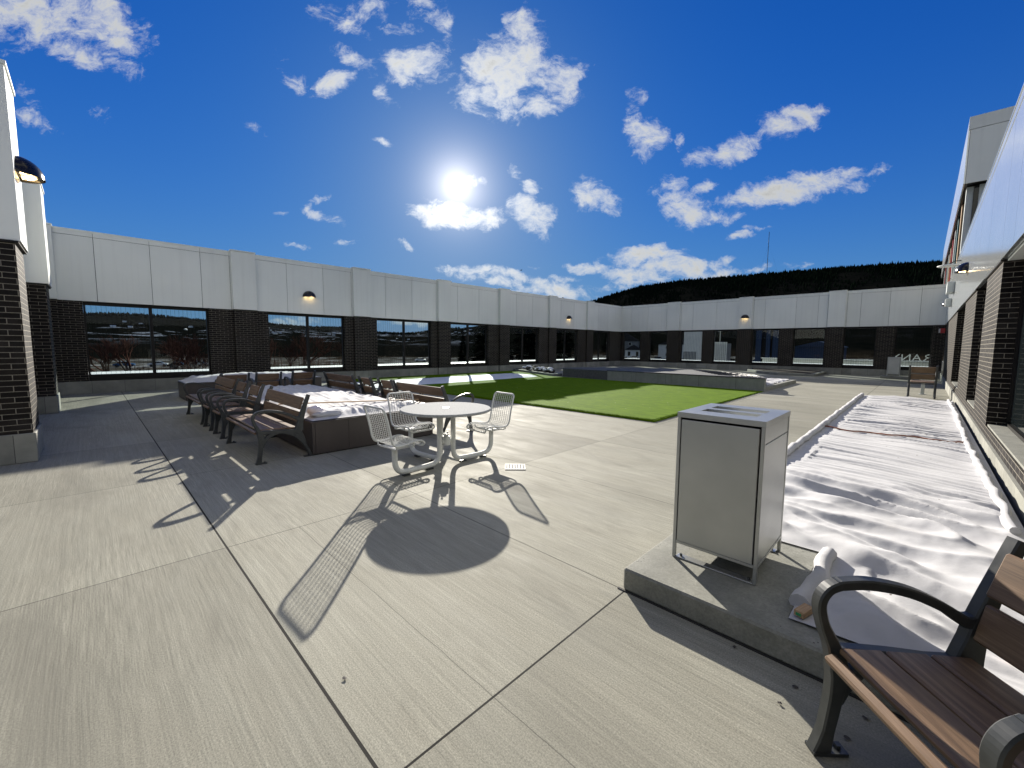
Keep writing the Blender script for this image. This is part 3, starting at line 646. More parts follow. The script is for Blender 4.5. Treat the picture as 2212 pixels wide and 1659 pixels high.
# ------------------------------------------------------------------ building at the left edge
bD=thing('brick_building',(0,0,0),0,'white panelled building with dark brick piers cut by the left edge of the photo','building')
def dbox(name,mat,*a,bevel=0): return bx(name,mat,bD,*a,bevel=bevel)
for (x0,x1) in ((-9.55,-8.57),(-15.2,-14.2)):
    dbox('brick_pier','dark_brick',x0,x1,-6,-.60,ZB,ZP-.03)
    dbox('pier_base','base_block',x0-.03,x1+.025,-6,-.575,.002,ZB-.002,bevel=.008)
    dbox('pier_cap','dark_frame',x0-.03,x1+.03,-6,-.565,ZP-.028,ZP-.002)
    dbox('pier_panel','white_metal_panel',x0-.02,x1-.02,-1.9,-.55,ZP+.012,5.15,bevel=.004)
    dbox('pier_panel','white_metal_panel',x0-.02,x1-.02,-6,-1.912,ZP+.012,5.15,bevel=.004)
    dbox('panel_trim','white_metal_panel',x0-.024,x1-.016,-6,-.546,ZP,ZP+.010)
    dbox('coping','white_metal_panel',x0-.03,x1-.01,-6,-.53,5.153,5.2)
for (x0,x1) in ((-14.2,-9.55),(-19.1,-15.2)):
    dbox('brick_wall','dark_brick',x0+.002,x1-.002,-6,-1.0,ZB,ZP-.03)
    dbox('base_course','base_block',x0+.03,x1-.03,-6,-.97,.002,ZB-.002)
    dbox('fascia_panel','white_metal_panel',x0+.004,x1-.03,-6,-.95,ZP,5.1)
# ------------------------------------------------------------------ wall lamps
def lamp(loc,rz,label):
    t=thing('wall_lamp',loc,rz,label,'lamp','half-dome wall lamps on the white panels')
    # local: -y is towards the wall, +y out; quarter dome
    m=MB(); nu,nv=18,8; rx,ry,rz_=.27,.26,.27
    for sc_,flip in ((1,False),(.955,True)):
        vs=[];fs=[]
        for i in range(nu+1):
            a=PI*i/nu
            for j in range(nv+1):
                b=PI/2*j/nv
                vs.append((math.cos(a)*rx*math.cos(b)*sc_ if True else 0, math.sin(a)*ry*math.cos(b)*sc_, math.sin(b)*rz_*sc_))
        for i in range(nu):
            for j in range(nv):
                q=(i*(nv+1)+j,(i+1)*(nv+1)+j,(i+1)*(nv+1)+j+1,i*(nv+1)+j+1); fs.append(q[::-1] if flip else q)
        m.add(vs,fs,True)
    m.norecalc=True
    m.build('lamp_shade','black_gloss',t)
    m=MB(); m.box(-.25,.25,-.0,.012,.0,.25); 
    m2=MB(); m2.prism([(math.cos(PI*i/12)*.25,math.sin(PI*i/12)*.24) for i in range(13)],.035,.045); m2.build('reflector','charcoal_cast_metal',t)
    m3=MB(); m3.prism([(math.cos(PI*i/12)*.20,.03+math.sin(PI*i/12)*.15) for i in range(13)],.018,.034); m3.build('led_array','led_strip',t)
    b=MB(); b.box(-.05,.05,-.03,.0,.02,.2); b.build('mount','charcoal_cast_metal',t)
lamp((XA+.03,6.82,3.66),-PI/2,'black half-dome lamp between the two nearest piers of the long left wall')
lamp((XA+.03,25.35,3.66),-PI/2,'small black half-dome lamp high on the left wall near the far corner')
lamp((-9.2,YB-.175,3.70),PI,'black half-dome lamp on a pier of the far wall')
lamp((XC-.035,17.4,3.78),PI/2,'black half-dome lamp on the glossy white fascia of the right building')
lamp((XC-.035,29.3,3.72),PI/2,'tiny lit lamp on the right building beside the far wall')
lamp((-9.05,-.548,3.90),0,'large black half-dome lamp on the white pier at the left edge')
# small fixtures on right building
t=thing('equipment_box',(XC-.035,25.4,3.95),0,'pale grey equipment box with brackets on the right building fascia','box'); 
bx('housing','light_grey_metal',t,-.22,-.002,-.6,.6,0,.42,bevel=.01); 
for zz in (.06,.34): bx('bracket','dark_frame',t,-.16,-.003,.602,.68,zz,zz+.04)
t=thing('equipment_box',(XC-.035,26.8,3.5),0,'small pale grey box mounted below the larger one on the right building','box'); bx('housing','light_grey_metal',t,-.18,-.002,-.3,.3,0,.34,bevel=.01); bx('cover','white_metal_panel',t,-.2,-.183,-.25,.25,.03,.31)
t=thing('dish_light',(XC-.035,21.6,4.55),0,'flat white disc fixture sticking out of the right building near the roof','light')
m=MB(); m.tube([(-.30,0,.0),(-.30,0,.03),(-.30,0,.06)],[.30,.29,.12],20); m.build('disc','white_powder_coat',t); m=MB(); m.tube([(-.3,0,.07),(-.15,0,.16),(0,0,.16)],.02,6); m.build('arm','charcoal_cast_metal',t)
t=thing('fire_alarm',(XC-.005,31.9,2.42),0,'red and white fire alarm strobe under the fascia at the far right corner','alarm'); bx('body','red_plastic',t,-.2,-.02,-.16,.16,.05,.3,bevel=.01); bx('strobe','white_powder_coat',t,-.26,-.202,-.12,.12,.07,.28)
# ------------------------------------------------------------------ raised bed and kerb (right foreground)
kr=thing('planting_bed',(0,0,0),0,'long raised planting bed with concrete kerb under white cloth beside the right building','planting bed')
m=MB(); m.prism([(-1.33,2.42),(XC-.04,2.42),(XC-.04,2.62),(-.42,2.62),(-.42,3.64),(-1.33,3.64)],.0,.15); m.build('corner_slab','kerb_concrete',kr,.012)
bx('kerb','kerb_concrete',kr,-1.33,-1.17,3.645,17.15,.0,.148,bevel=.01); bx('kerb','kerb_concrete',kr,-1.165,.70,17.0,17.15,.0,.146,bevel=.01)
bx('soil','bed_soil',kr,-1.168,XC-.04,3.65,16.99,.0,.08)
bx('joint_seal','rubber_black',kr,-1.36,XC-.04,2.405,2.422,-.002,.006)
def heightcloth(name,x0,x1,y0,y1,nx,ny,hf,parent=None,hole=None,mat='white_geotextile',skirt=0):
    m=MB(); idx={}
    for j in range(ny+1):
        for i in range(nx+1):
            x=x0+(x1-x0)*i/nx; y=y0+(y1-y0)*j/ny; q=hf(x,y)
            if q is None: continue
            idx[i,j]=len(m.v); m.v.append(q if isinstance(q,tuple) else (x,y,q))
    for j in range(ny):
        for i in range(nx):
            k=[(i,j),(i+1,j),(i+1,j+1),(i,j+1)]
            if all(c in idx for c in k): m.f.append(tuple(idx[c] for c in k)); m.sm.append(True)
    m.norecalc=True
    return m.build(name,mat,parent)
def ridge(v): return 1-abs(v)*2
def cloth_h(x,y):
    if y<3.60 and x<-.44: return None
    jx=x+.015*math.sin(y*9)
    h=.168
    e=min(1,max(0,(x+1.33)/.25))*min(1,max(0,(.66-x)/.12))
    lump=ss((6.6-y)/1.6)
    # rumpled snow-like lumps near
    wx=.5*noise.noise(Vector((x*.9,y*.9,77))); a=noise.noise(Vector((x*1.1+3,(y+.35*x)*1.7+wx,1.3)));b=noise.noise(Vector((x*1.5+wx,(y+.45*x)*3.6+wx*1.5,7.1)));c=noise.noise(Vector((x*4,y*6,2.2)))
    d3=noise.noise(Vector((x*2.4+wx,(y-.2*x)*3.1,17))); L=(.075*a+.050*(1-abs(b)*2.4)+.035*d3+.014*c)
    # tight creases pulled from the left kerb
    w=.35*noise.noise(Vector((x*.8,y*.6,4)))
    d=noise.noise(Vector((x*.35,(y+.22*x)*6.5+w*4,9))); d2=noise.noise(Vector((x*.8,(y+.3*x)*15+w*6,19)))
    amp=.45+.55*ss((noise.noise(Vector((x*.5,y*.35,31)))+.25)*2)
    C=.05*ridge(d)*amp+.022*ridge(d2)*amp+.035*noise.noise(Vector((x*1.2,y*.9,5)))
    h+= (L*lump+C*(1-lump)*.9)*e -.03*e*(1-lump)
    dd=min(y-2.5,(y-3.6) if x<-.44 else ((x+.44) if y<3.6 else math.hypot(x+.44,y-3.6)),x+1.3)
    k=ss(dd/.3)
    h+=.003*noise.noise(Vector((x*18,y*16,3)))*lump*e
    return max(h*k+.160*(1-k),.157 if dd<.3 else .1)
cl=heightcloth('protective_cloth',-1.28,.68,2.585,17.05,110,680,cloth_h); tag(cl,'rumpled white cloth spread over the long bed beside the right building','cloth')
def rolled(name,pts,r,label,cat='cloth roll',mat='white_geotextile'):
    P=[];rs=[]
    for a,b in zip(pts,pts[1:]):
        a=Vector(a);b=Vector(b);n=max(2,int((b-a).length/.07))
        for i in range(n):
            p=a.lerp(b,i/n); q=noise.noise(p*3.1); P.append(p+Vector((q*.025,noise.noise(p*2.3+Vector((5,5,5)))*.02,abs(q)*.015))); rs.append(r*(1+.4*noise.noise(p*7)))
    m=MB(); m.tube(P,rs,9); o=m.build(name,mat); tag(o,label,cat); return o
rolled('cloth_roll',[(-1.26,4.0,.19),(-1.25,9.2,.19),(-1.29,17.0,.19)],.048,'twisted white cloth roll lying on the left kerb of the long bed')
rolled('cloth_roll',[(.60,5.0,.21),(.58,7.7,.2),(.56,9.3,.2),(.60,13.5,.2),(.58,16.9,.2)],.035,'thin white cloth roll running along the wall side of the long bed')
rolled('cloth_roll',[(-.37,3.6,.17),(-.37,3.1,.18),(-.40,2.68,.17)],.05,'short white cloth roll beside the metal bin slab')
t=thing('lumber_offcut',(-.37,2.66,.172),R(75),'short wood offcut with green end mark holding down the cloth beside the bin slab','wood block'); bx('block','raw_lumber',t,-.055,.055,-.025,.025,0,.035,bevel=.003); bx('end_mark','green_mark',t,-.057,-.0552,-.012,.014,.008,.024)
m=MB(); 
pp=[(-1.3+1.9*i/30,9.55-.012*i+.04*math.sin(i*.7),0) for i in range(31)]
pp=[(x,y,cloth_h(max(-1.27,min(.67,x)),y)+.018) for x,y,_ in pp]
m.tube(pp,.014,6); tag(m.build('strap','copper_strap'),'thin brown strap lying across the white cloth of the long bed','strap')
m=MB(); 
for k in range(9):
    a=random.random()*6; 
    m.tube([(0+.02*math.cos(a),.02*math.sin(a),.01),(.035*math.cos(a),.035*math.sin(a),.03),(.02*math.cos(a+1),.02*math.sin(a+1),.05)],[.012,.016,.004],5)
o=m.build('dead_leaf','cone_brown'); o.location=(.42,2.95,cloth_h(.42,2.95)); tag(o,'crumpled pinkish brown leaf on the white cloth behind the nearest bench','leaf')
random.seed(21)
for (lx_,ly_) in ((-.62,2.36),(-.33,2.28),(-.12,2.12),(-.36,2.12),(-1.9,.78),(-.07,2.3)):
    m=MB(); a0=random.random()*6; n_=7
    vs=[(.013*math.cos(a0+k)*random.uniform(.5,1.3),.011*math.sin(a0+k)*random.uniform(.5,1.3),.002+.006*random.random()) for k in range(6)]+[(0,0,.007)]
    m.add(vs,[(k,(k+1)%6,6) for k in range(6)]); m.norecalc=True
    o=m.build('leaf_scrap','rock_dark'); o.location=(lx_,ly_,.002); tag(o,'tiny dark scrap of dead leaf lying on the concrete paving','leaf','leaf scraps on the paving')
# ------------------------------------------------------------------ litter bins
def make_bin(loc,rz,label,z0):
    t=thing('litter_bin',(loc[0],loc[1],z0),rz,label,'litter bin','square metal litter bins')
    W,D,Hh=.53,.63,1.03; x0,x1,y0,y1=-W/2,W/2,-D/2,D/2
    f=MB(); p=.022
    for xx in (x0,x1-p):
        for yy in (y0,y1-p): f.box(xx,xx+p,yy,yy+p,0,Hh-.035)
    f.box(x0+p,x1-p,y0+.002,y0+.062,.0,.008); f.box(x0+p,x1-p,y1-.062,y1-.002,.0,.008)
    f.box(x0+p,x1-p,y0+.001,y0+p-.001,.105,.125); f.box(x0+p,x1-p,y1-p+.001,y1-.001,.105,.125)
    f.box(x0+.001,x0+p-.001,y0+p,y1-p,.105,.125); f.box(x1-p+.001,x1-.001,y0+p,y1-p,.105,.125)
    f.build('frame','satin_steel',t,.002)
    bx('liner','interior_dark',t,x0+.035,x1-.035,y0+.035,y1-.035,.11,Hh-.06)
    bx('front_door','satin_steel',t,x0+.029,x1-.029,y0-.004,y0+.018,.128,Hh-.05,bevel=.003)
    bx('back_panel','satin_steel',t,x0+.026,x1-.026,y1-.018,y1-.002,.128,Hh-.04,bevel=.003)
    for xa,xb in ((x0+.003,x0+.017),(x1-.017,x1-.003)):
        bx('side_panel','satin_steel',t,xa,xb,y0+.026,y1-.026,.128,Hh-.15,bevel=.003); bx('side_rail','satin_steel',t,xa,xb,y0+.026,y1-.026,Hh-.144,Hh-.038,bevel=.002)
    # lid with two sunk slots
    l=MB(); zt=Hh; zb=Hh-.035; sx0,sx1=x0+.09,x1-.09; s1=(-.15,-.02); s2=(.05,.18)
    l.box(x0-.002,sx0,y0-.002,y1+.002,zb,zt); l.box(sx1,x1+.002,y0-.002,y1+.002,zb,zt)
    l.box(sx0+.0001,sx1-.0001,y0-.002,s1[0],zb,zt-.0002); l.box(sx0+.0001,sx1-.0001,s1[1],s2[0],zb,zt-.0002); l.box(sx0+.0001,sx1-.0001,s2[1],y1+.002,zb,zt-.0002)
    lid=l.build('lid','satin_steel',t)
    for a,b in (s1,s2):
        q=MB(); d=.06; i=.03
        q.add([(sx0,a,zb),(sx1,a,zb),(sx1,b,zb),(sx0,b,zb),(sx0+i,a+i,zb-d),(sx1-i,a+i,zb-d),(sx1-i,b-.02,zb-d),(sx0+i,b-.02,zb-d)],[(0,1,5,4),(1,2,6,5),(2,3,7,6),(3,0,4,7)]); q.norecalc=True; q.build('slot_chute','satin_steel',lid)
        bx('slot_opening','interior_dark',lid,sx0+i-.002,sx1-i+.002,a+i-.002,b-.018,zb-d-.004,zb-d+.001)
    m=MB(); 
    for xx in (x0+.05,x1-.05):
        for yy in (y0+.035,y1-.035): m.tube([(xx,yy,.008),(xx,yy,.022)],.009,6)
    m.build('bolt','charcoal_cast_metal',t)
    return t
make_bin((-.905,3.125),0,'satin grey metal litter bin on the concrete slab in the foreground',.151)
bx_=thing('bin_plinth',(-.98,31.1,0),0,'low concrete plinth under the distant litter bin by the far wall','plinth'); bx('slab','kerb_concrete',bx_,-.65,.65,-.6,.6,0,.13,bevel=.01)
make_bin((-1.12,31.1),0,'distant litter bin standing in front of the last far wall windows',.131)
# ------------------------------------------------------------------ benches
def bench_frame(x,name='end_frame',parent=None,rear_z=0,t=.05):
    m=MB()
    # front leg + arm upright
    m.stroke([(.015,.0),(.035,.10),(.055,.25),(.06,.36),(.03,.46),(-.01,.55),(-.025,.63),(.0,.685),(.05,.71)],[.075,.05,.055,.075,.05,.036,.034,.036,.038],x,t)
    # arm
    m.stroke([(.03,.705),(.15,.712),(.30,.685),(.43,.63),(.52,.575),(.585,.58)],[.038,.04,.038,.036,.045,.07],x,t-.003)
    # rear post
    m.stroke([(.54,.40),(.56,.50),(.585,.60),(.63,.74),(.69,.90)],[.12,.085,.075,.055,.045],x,t-.002)
    # seat rail
    m.stroke([(.03,.425),(.2,.425),(.4,.405),(.56,.385)],[.06,.045,.045,.08],x,t-.0045)
    # arch / rear leg
    m.stroke([(.075,.22),(.10,.30),(.17,.375),(.30,.405),(.43,.37),(.54,.29),(.62,.17),(.665,.08),(.69,.0+rear_z)],[.02,.05,.055,.04,.055,.05,.04,.04,.055],x,t-.006)
    m.stroke([(.52,.40),(.58,.30),(.63,.17)],[.09,.06,.03],x,t-.0075)
    # feet
    m.box(x-t/2-.003,x+t/2+.003,-.02,.115,-.0+.0,.014); m.box(x-t/2-.003,x+t/2+.003,.60,.735,rear_z,rear_z+.014)
    m.box(x-.01,x+.01,.08,.095,.014,.03)
    return m.build(name,'charcoal_cast_metal',parent)
def make_bench(L,mids=(),rear_z=0,label='bench'):
    t=thing('bench',(0,0,0),0,label,'bench')
    for x in (-L/2+.025,L/2-.025): bench_frame(x,'end_frame',t,rear_z)
    for x in mids: bench_frame(x,'middle_frame',t,rear_z)
    a,b=-L/2+.052,L/2-.052
    def slat(y0,y1,z0,z1,ang,name,bev=.008):
        m=MB(); cy,cz=(y0+y1)/2,(z0+z1)/2
        M=Matrix.Translation((0,cy,cz))@Matrix.Rotation(ang,4,'X')
        m.box(a,b,-(y1-y0)/2,(y1-y0)/2,-(z1-z0)/2,(z1-z0)/2,M); return m.build(name,'ipe_wood',t,bev)
    slat(-.012,.03,.405,.44,.35,'front_slat'); slat(.04,.20,.437,.464,-.02,'seat_slat'); slat(.212,.37,.430,.457,-.05,'seat_slat'); slat(.382,.535,.421,.448,-.07,'seat_slat')
    slat(.545,.575,.51,.66,-.24,'back_slat'); slat(.585,.615,.685,.865,-.34,'back_slat')
    m=MB(); m.tube([(a,.1,.40),(b,.1,.40)],.012,6); m.tube([(a,.45,.385),(b,.45,.385)],.012,6); m.build('stretcher','charcoal_cast_metal',t)
    m=MB()
    for sx in (a+.035,b-.035):
        for (yy,zz) in ((.60,.55),(.612,.62),(.632,.72),(.655,.82)): m.tube([(sx,yy-.012,zz),(sx,yy+.012,zz)],.009,6)
    m.build('bolt','charcoal_cast_metal',t)
    return t
longb=make_bench(1.76); shortb=make_bench(.62)
G1='benches lined up on the near side of the big planter'; G2='benches on the lawn side of the big planter'; G3='single seats at the far end of the big planter'
def place(proto,x,y,rz,label,group,used=[0,0]):
    i=0 if proto is longb else 1
    o=proto if not used[i] else copy_tree(proto); used[i]=1
    o.location=(x,y,.002); o.rotation_euler=(0,0,rz); o['label']=label; o['group']=group; return o
place(longb,-7.15,1.5,0,'long wooden bench nearest the table in the row facing the left wall',G1)
place(shortb,-8.76,1.5,0,'single wooden seat directly beside the nearest long bench of the left row',G1)
place(shortb,-9.69,1.5,0,'single wooden seat second along between two long benches of the left row',G1)
place(longb,-11.12,1.5,0,'long wooden bench at the far end of the left row by the small planter',G1)
place(longb,-6.92,5.07,PI,'long wooden bench behind the white table facing the lawn',G2)
place(shortb,-8.2,5.1,PI,'single wooden seat next to the long bench behind the table, facing the lawn',G2)
place(shortb,-9.15,5.1,PI,'single wooden seat in the lawn row beside the farther long bench',G2)
place(longb,-10.62,5.1,PI,'farther long wooden bench of the row facing the lawn',G2)
place(shortb,-12.72,2.5,-PI/2,'reddish single seat at the planter end, nearest of its row of three',G3)
place(shortb,-12.72,3.24,-PI/2,'reddish single seat in the middle of the row of three at the planter end',G3)
place(shortb,-12.72,4.10,-PI/2,'reddish single seat at the planter end, closest to the lawn',G3)
far=copy_tree(shortb); far.location=(.03,19.95,.002); far.rotation_euler=(0,0,PI); far.scale=(1.12,1.1,1.2); far['label']='single wooden seat seen from behind beyond the end of the long white bed'; del far['group']
nb=make_bench(1.95,mids=(-.335,),rear_z=.15,label='large wooden bench with dark cast arms cut off at the lower right corner')
ua=-47.5; nb.rotation_euler=(0,0,R(ua)); 
# local front-left arm should stand near (-.22,1.98)
lx=-1.95/2+.025; v=Matrix.Rotation(R(ua),3,'Z')@Vector((lx,0,0)); nb.location=(-.205-v.x,1.965-v.y,.002)
# ------------------------------------------------------------------ planters
def planter(x0,x1,y0,y1,h,label,seams):
    t=thing('planter',(0,0,0),0,label,'planter')
    tw=.04
    for nm,a in (('side_panel',(x0,x1,y0,y0+tw)),('side_panel',(x0,x1,y1-tw,y1)),('end_panel',(x0,x0+tw,y0+tw+.002,y1-tw-.002)),('end_panel',(x1-tw,x1,y0+tw+.002,y1-tw-.002))):
        X0,X1,Y0,Y1=a
        if nm=='side_panel':
            n=max(1,round((X1-X0)/1.25))
            for k in range(n): bx(nm,'brown_planter_metal',t,X0+(X1-X0)*k/n+.002,X0+(X1-X0)*(k+1)/n-.002,Y0,Y1,.02,h-.025)
        else:
            cs=[Y0]+seams+[Y1] if X1==x1 else [Y0,Y1]
            for c0,c1 in zip(cs,cs[1:]): bx(nm,'brown_planter_metal',t,X0,X1,c0+.002,c1-.002,.02,h-.025)
    m=MB(); e=.012
    m.box(x0-e,x1+e,y0-e,y0+.06,h-.024,h); m.box(x0-e,x1+e,y1-.06,y1+e,h-.024,h); m.box(x0-e,x0+.06,y0+.061,y1-.061,h-.024,h); m.box(x1-.06,x1+e,y0+.061,y1-.061,h-.024,h)
    m.build('rim','brown_planter_metal',t); bx('plinth','rubber_black',t,x0+.03,x1-.03,y0+.03,y1-.03,0,.02); bx('soil','bed_soil',t,x0+tw+.003,x1-tw-.003,y0+tw+.003,y1-tw-.003,.03,h-.06)
    return t
planter(-11.98,-6.25,2.21,4.30,.5,'large dark brown metal planter ringed by benches behind the white table',[2.75,3.5])
planter(-16.06,-14.8,1.84,5.6,.5,'small brown metal planter with mounded white cloth near the left wall',[3.0,4.2])
def pcloth(x0,x1,y0,y1,h,mound,seed,cre):
    def f(x,y):
        e=min(x-x0,x1-x,y-y0,y1-y); ee=ss(e/.35)
        n=noise.noise(Vector((x*.5+seed,y*.6,seed)))*.5+.5
        z=h+.012+ee*(mound*(.35+.65*n))
        d=noise.noise(Vector((x*.45+seed,(y+.25*x)*4.5,seed+3)));d2=noise.noise(Vector((x*.9+seed,(y+.12*x)*10,seed+8)))
        z+=ee*cre*(.05*ridge(d)+.022*ridge(d2)+.04*noise.noise(Vector((x*1.6,y*2.2,seed+1))))
        jx=.015*noise.noise(Vector((x*6,y*6,2)))*(1-ee)
        return (x+jx,y+jx,max(z,h+.006))
    return f
o=heightcloth('planter_cloth',-11.96,-6.27,2.22,4.29,190,110,pcloth(-11.96,-6.27,2.22,4.29,.5,.07,2,.72)); tag(o,'creased white cloth stretched over the large brown planter','cloth')
o=heightcloth('planter_cloth',-16.05,-14.81,1.85,5.59,40,100,pcloth(-16.05,-14.81,1.85,5.59,.5,.22,11,.6)); tag(o,'white cloth mounded on the small planter near the left wall','cloth')
# sand bag and rolled bag at the corner, lath
m=MB()
def blob(m,c,r,seed,k=14):
    vs=[];fs=[]
    for i in range(k+1):
        b=-PI/2+PI*i/k
        for j in range(k*2):
            a=PI*j/k; p=Vector((math.cos(a)*math.cos(b),math.sin(a)*math.cos(b),math.sin(b))); q=1+.18*noise.noise(p*2.4+Vector((seed,0,0))); vs.append((c[0]+p.x*r[0]*q,c[1]+p.y*r[1]*q,c[2]+p.z*r[2]*q))
    n2=k*2
    for i in range(k):
        for j in range(n2): fs.append((i*n2+j,i*n2+(j+1)%n2,(i+1)*n2+(j+1)%n2,(i+1)*n2+j))
    m.add(vs,fs,True)
blob(m,(-6.62,2.40,.60),(.13,.12,.085),3); tag(m.build('sand_bag','plastic_bag'),'shiny translucent sand bag on the near corner of the large planter','bag')
m=MB(); blob(m,(-6.48,2.52,.56),(.10,.24,.05),8); tag(m.build('folded_cloth','white_geotextile'),'folded bundle of white cloth beside the sand bag on the large planter','cloth bundle')
m=MB(); m.box(-1.15,1.15,-.02,.02,-.009,.009,Matrix.Translation((-7.05,3.2,.635))@Matrix.Rotation(R(72),4,'Z')@Matrix.Rotation(R(1),4,'Y')); tag(m.build('wood_lath','raw_lumber'),'thin wooden lath laid across the white cloth of the large planter','lath')
# ------------------------------------------------------------------ table with attached seats
TC=(-4.53,3.33); TZ=.785
tb=thing('table',(TC[0],TC[1],.002),0,'round white steel table with three attached wire seats casting long shadows','table')
m=MB(); n=64; r0,r1=.605,.025
def disc(m,ra,z0,z1,hole):
    vs=[];fs=[]
    for (rr,zz) in ((hole,z1),(ra-.008,z1),(ra,z1-.008),(ra,z0+.006),(ra-.01,z0),(hole,z0)):
        for j in range(n): a=2*PI*j/n; vs.append((rr*math.cos(a),rr*math.sin(a),zz))
    for i in range(6):
        for j in range(n): fs.append((i*n+j,i*n+(j+1)%n,((i+1)%6)*n+(j+1)%n,((i+1)%6)*n+j))
    m.add(vs,fs)
disc(m,.605,TZ-.035,TZ,.028); m.build('tabletop','speckled_tabletop',tb)
m=MB(); disc(m,.05,TZ+.0005,TZ+.006,.03); m.build('umbrella_ring','satin_steel',tb)
m=MB(); m.tube([(0,0,.28),(0,0,.40)],.055,16); m.tube([(0,0,.40),(0,0,.43)],.035,12)
for q in range(3): 
    a=R(-88+92*q*1.0)+.0; a=[R(-87),R(88),R(184)][q]; m.tube([(0,0,.33),(.085*math.cos(a),.085*math.sin(a),.33)],.03,8)
    m.tube([(.05*math.cos(a+.6),.05*math.sin(a+.6),.43),(.05*math.cos(a+.6),.05*math.sin(a+.6),.45)],.012,6)
m.build('centre_hub','white_powder_coat',tb)
for ai in (-87,88,184):
    a=R(ai); ca,sa=math.cos(a),math.sin(a)
    def P(r,y,z): return (r*ca-y*sa,r*sa+y*ca,z)
    pts=[(.115,TZ-.04),(.115,.30),(.115,.20),(.135,.115),(.185,.07),(.26,.055),(.5,.05),(.66,.055),(.745,.085),(.79,.15),(.80,.24),(.80,.395)]
    path=[P(p.x,0,p.y) for p in spl(pts,5)]
    lg=MB(); lg.tube(path,.034,14); leg=lg.build('leg','white_powder_coat',tb)
    ft=MB(); 
    for rr in (.28,.64): ft.box(-.045,.045,-.03,.03,0,.016,Matrix.Translation(P(rr,0,0.001))@Matrix.Rotation(a,4,'Z'))
    ft.build('foot_pad','charcoal_cast_metal',leg)
    # seat
    prof=[(-.27,.395),(-.285,.425),(-.25,.46),(-.17,.472),(-.03,.452),(.07,.445),(.135,.462),(.17,.52),(.19,.62),(.225,.77),(.262,.885),(.268,.905)]
    pr=spl(prof,5); side=.215; cr=.05
    def inset(i): # rounded outer corners
        s=0; L=len(pr); 
        acc=0
        return s
    # arc length
    al=[0]
    for p,q in zip(pr,pr[1:]): al.append(al[-1]+(q-p).length)
    tot=al[-1]
    def yo(s):
        for d in (s,tot-s):
            if d<cr: return side-cr+math.sqrt(max(0,cr*cr-(cr-d)**2))
        return side
    loop=[]
    for p,s in zip(pr,al): loop.append((p.x,yo(s),p.y))
    loop2=[(x,-y,z) for x,y,z in loop][::-1]
    ring=[P(.80+x,y,z) for x,y,z in loop+loop2]
    st=MB(); st.tube(ring,.0125,8,closed=True); 
    # under-seat loop
    ul=[(-.14,.205,.455),(-.14,.2,.42),(-.13,.17,.405),(-.13,-.17,.405),(-.14,-.2,.42),(-.14,-.205,.455)]
    ul2=[(.10,.205,.44),(.10,.2,.41),(.09,.17,.398),(.09,-.17,.398),(.10,-.2,.41),(.10,-.205,.44)]
    for u in (ul,ul2): st.tube([P(.80+x,y,z) for x,y,z in u],.0105,7)
    for yy in (.12,-.12): st.tube([P(.80-.13,yy,.404),P(.80+.09,yy,.398)],.0105,7)
    seat=st.build('seat','white_powder_coat',tb)
    pl=MB(); pl.box(-.12,.09,-.13,.13,.386,.394,Matrix.Translation(P(.80,0,0))@Matrix.Rotation(a,4,'Z')); pl.build('seat_plate','white_powder_coat',seat)
    wr=MB()
    for k in range(9):
        y=-.172+.043*k; 
        wr.tube([P(.80+p.x,y,p.y+.002) for p,s in zip(pr,al) if yo(s)>=abs(y)],.0036,4,caps=False)
    ncr=36
    for k in range(1,ncr):
        s=tot*k/ncr; i=max(j for j in range(len(al)) if al[j]<=s); i=min(i,len(pr)-2); tt=(s-al[i])/max(1e-6,al[i+1]-al[i]); p=pr[i].lerp(pr[i+1],tt); y=yo(s)
        wr.tube([P(.80+p.x,-y,p.y-.003),P(.80+p.x,y,p.y-.003)],.0016,3,caps=False)
    wr.build('wire_mesh','white_powder_coat',seat)
# floor drain
t=thing('floor_drain',(-3.80,3.925,.003),R(45),'small square slotted metal drain set in the floor right of the table','drain')
m=MB(); m.box(-.135,.135,-.125,.125,0,.003); m.build('pit','interior_dark',t)
m=MB()
m.box(-.135,.135,-.125,-.105,.003,.008); m.box(-.135,.135,.105,.125,.003,.008)
for k in range(8): x=-.135+.0364*k; m.box(x,x+.015,-.1049,.1049,.003,.0078)
m.build('grate','white_powder_coat',t)
# ------------------------------------------------------------------ lawn, snow, stage, beds
m=MB(); m.prism([(-18.95,8.15),(-4.05,8.5),(-4.15,16.9),(-4.12,17.32),(-14.1,17.35),(-18.95,19.3)],.0,.035); structure(m.build('lawn','artificial_turf'))
m=MB()
for i in range(4200):
    x=random.uniform(-10.5,-4.08); y=8.45+random.random()**2*2.2; 
    if i<2600: y=8.5+ (x+4.05)*.0235+random.uniform(-.01,.05); 
    elif i<4200: x=-4.06-random.uniform(-.01,.05); y=random.uniform(8.5,16.9)
    a=random.random()*6.3; h=random.uniform(.018,.038); w=.005; dx,dy=math.cos(a)*w,math.sin(a)*w; lx_,ly_=random.uniform(-.02,.02),random.uniform(-.02,.02)
    m.add([(x-dx,y-dy,.033),(x+dx,y+dy,.033),(x+lx_,y+ly_,.035+h)],[(0,1,2)])
o=m.build('grass_blades','artificial_turf'); stuff(o,'fine green turf fibres along the edge of the lawn')
def snow_f(x,y):
    u=(x+16.95)/2.55  # 0 outer .. 1 inner
    e0=.06*noise.noise(Vector((0,y*1.3,1)))+.03*noise.noise(Vector((0,y*6,1))); xx=x+(e0 if u<.5 else .12*noise.noise(Vector((3,y*1.1,5)))+.04*noise.noise(Vector((3,y*7,5))))
    ed=min(u,1-u,(y-5.6)/2,(17.1-y)/2)
    return (xx,y,.034+.07*ss(max(0,ed)*5)+.012*noise.noise(Vector((x*3,y*3,0)))*ss(max(0,ed)*5))
